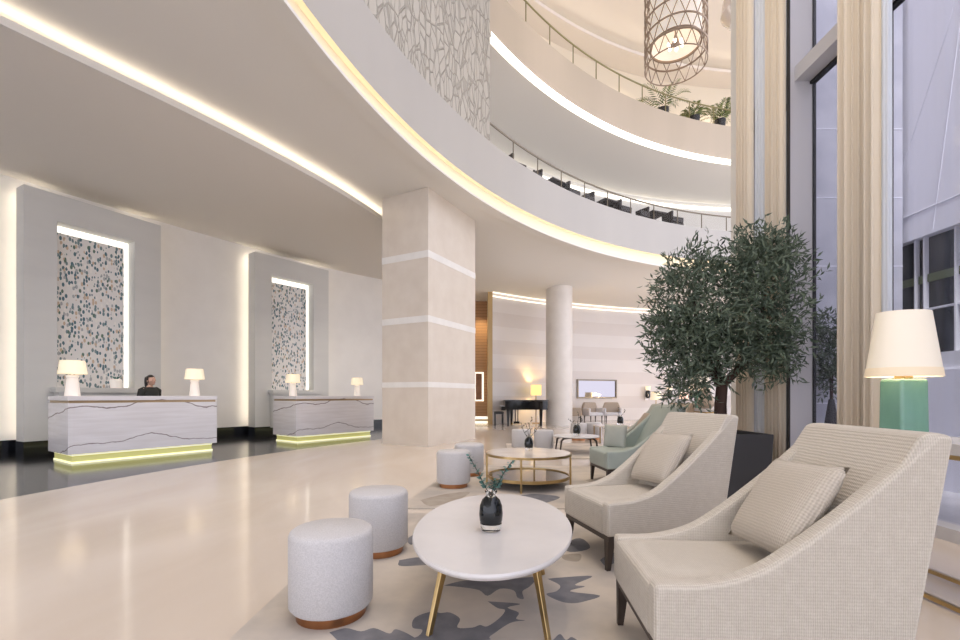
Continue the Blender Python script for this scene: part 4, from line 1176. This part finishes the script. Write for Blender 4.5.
g = MB(); g.lathe([(.16, 0), (.13, .4), (.03, 1.1)], 16); g.build('conical_pot', planter_m, t, smooth=True)

# ------------------------------------------------------------------ console tables and green lamps
def console(loc, label, y0, y1):
    t = thing('console_table', loc, 0, label, 'console table')
    g = MB(); g.box(-.02, .40, y0, y1, .80, .86); g.build('tabletop', white_marble, t, bevel=.004)
    g = MB(); g.box(0, .38, y0 + .02, y1 - .02, .775, .80); g.build('apron', brass, t)
    for x in (0, .36):
        for y in (y0 + .02, y1 - .04):
            g = MB(); g.box(x, x + .022, y, y + .022, 0, .775); g.build('leg', brass, t)
        g = MB(); g.box(x, x + .022, y0 + .042, y1 - .04, .012, .034); g.build('rail', brass, t)
    for y in (y0 + .02, y1 - .04):
        g = MB(); g.box(.022, .36, y, y + .022, .012, .034); g.build('rail', brass, t)
    return t
console((2.40, 0, 0), 'marble-topped brass console table behind the foreground chair', 1.5, 3.15)
def green_lamp():
    t = thing('table_lamp', (0, 0, 0), 0)
    g = MB(); g.frustum(0, 0, 0, .345, .098, .075, .096, .07); g.build('base', lamp_green, t, bevel=.02, seg=3)
    g = MB(); g.box(-.03, .03, -.03, .03, .345, .40); g.build('neck', brass, t)
    g = MB(); prof = [(.214, .357), (.206, .41), (.152, .75)]
    for k in (0, .006): g.lathe([(r - k, z) for r, z in prof], 44, sy=.72, cap=False)
    sh = g.build('lamp_shade', shade_m, t, smooth=True)
    g = MB(); g.lathe([(.2155, .36), (.2075, .41)], 44, sy=.725, cap=False); g.build('hem_band', plain('shade_hem', (.80, .68, .50), .8, emit=(1, .78, .5), es=.2), sh, smooth=True)
    return t
gl = green_lamp(); gl.location = (2.59, 2.77, .86); gl.rotation_euler.z = R_(8)
tag(gl, 'large table lamp with green glass base and cream shade', 'lamp')
console((4.25, 0, 0), 'distant console table carrying a lamp behind the tree', 8.5, 10.2)
copy_tree(gl, (4.48, 9.2, .86), .3, 'distant mint-based table lamp seen behind the olive tree trunk')
t = thing('bottle_vase', (4.36, 8.75, .86), 0, 'tan bottle-necked vase left of the distant mint lamp', 'vase')
g = MB(); g.lathe([(.10, 0), (.16, .08), (.13, .2), (.06, .32), (.05, .42), (.06, .44)], 24); g.build('body', taupe_m, t, smooth=True)

# ------------------------------------------------------------------ light
wd = bpy.data.worlds.new('World'); S.world = wd; wd.use_nodes = True
bg = wd.node_tree.nodes['Background']; bg.inputs[0].default_value = (.87, .88, 1.0, 1); bg.inputs[1].default_value = 2.2

def point(name, loc, col, e, r=.1, parent=None):
    l = bpy.data.lights.new(name, 'POINT'); l.color = col; l.energy = e; l.shadow_soft_size = r
    o = bpy.data.objects.new(name, l); COL.objects.link(o); o.location = loc
    if parent: o.parent = parent
    return o
def spot(name, loc, tgt, col, e, size=R_(90), r=.08, blend=.8):
    l = bpy.data.lights.new(name, 'SPOT'); l.color = col; l.energy = e; l.spot_size = size; l.spot_blend = blend; l.shadow_soft_size = r
    o = bpy.data.objects.new(name, l); COL.objects.link(o); o.location = loc
    o.rotation_euler = (Vector(tgt) - Vector(loc)).to_track_quat('-Z', 'Y').to_euler(); return o
sl = bpy.data.lights.new('sun', 'SUN'); sl.energy = 3.6; sl.angle = R_(8); sl.color = (1, .97, .95)
so = bpy.data.objects.new('sun', sl); COL.objects.link(so); so.location = (6, -6, 20)
so.rotation_euler = Vector((.4226 * .3, .4226 * .954, -.906)).to_track_quat('-Z', 'Y').to_euler()
WARM = (1, .86, .70)
point('lamp_bulb', gl.location + Vector((0, 0, .55)), WARM, 2.6, .05)
point('lamp_bulb', (1.72 + .55, 18.3, 1.35), (1, .72, .35), 60, .05)
q = at(656, 396, 18.9); point('lamp_bulb', (q.x, q.y, 1.2), (1, .75, .45), 22, .05)
q = at(684, 396, 18.5); point('lamp_bulb', (q.x, q.y, 1.15), (1, .68, .5), 18, .05)
spot('warm_spot', (0.0, 18.6, 5.0), (.0, 19.3, 2.5), (1, .78, .5), 160, R_(80))
for x, y in ((-5.2, 8.0), (-3.8, 11.0), (-6.4, 5.0), (-2.6, 13.6)):
    spot('warm_spot', (x, y, 5.33), (x, y, 0), WARM, 150, R_(120))  # added spots without fixtures, brightening the reception area
for px in (560, 640, 720):
    a, Y = angle_at(px, 17.2); spot('warm_spot', (RC.x + 17.2 * math.cos(R_(a)), RC.y + 17.2 * math.sin(R_(a)), 15.0), (RC.x + 17.2 * math.cos(R_(a)), RC.y + 17.2 * math.sin(R_(a)), 11), (1, .85, .62), 200, R_(120))  # unseen spots added to warm and brighten the upper gallery

for x, y in ((1.2, 1.5), (1.6, 4.5), (-.8, 3.0), (1.8, 8.0), (-1.5, 6.5), (3, 11.5)):
    spot('atrium_downlight', (x, y, 15.3), (x, y, 0), WARM, 420, R_(70), .5)
# ------------------------------------------------------------------ camera
cam = bpy.data.cameras.new('Camera'); co_ = bpy.data.objects.new('Camera', cam); COL.objects.link(co_)
co_.location = (0, 0, CH); co_.rotation_euler = (math.pi / 2, 0, 0)
cam.sensor_width = 36; cam.lens = F * 36 / 960; cam.shift_y = (HY - 320) / 960; cam.clip_start = .05
S.camera = co_
S.view_settings.view_transform = 'Standard'; S.view_settings.look = 'None'; S.view_settings.gamma = 1
S.view_settings.exposure = 0.15
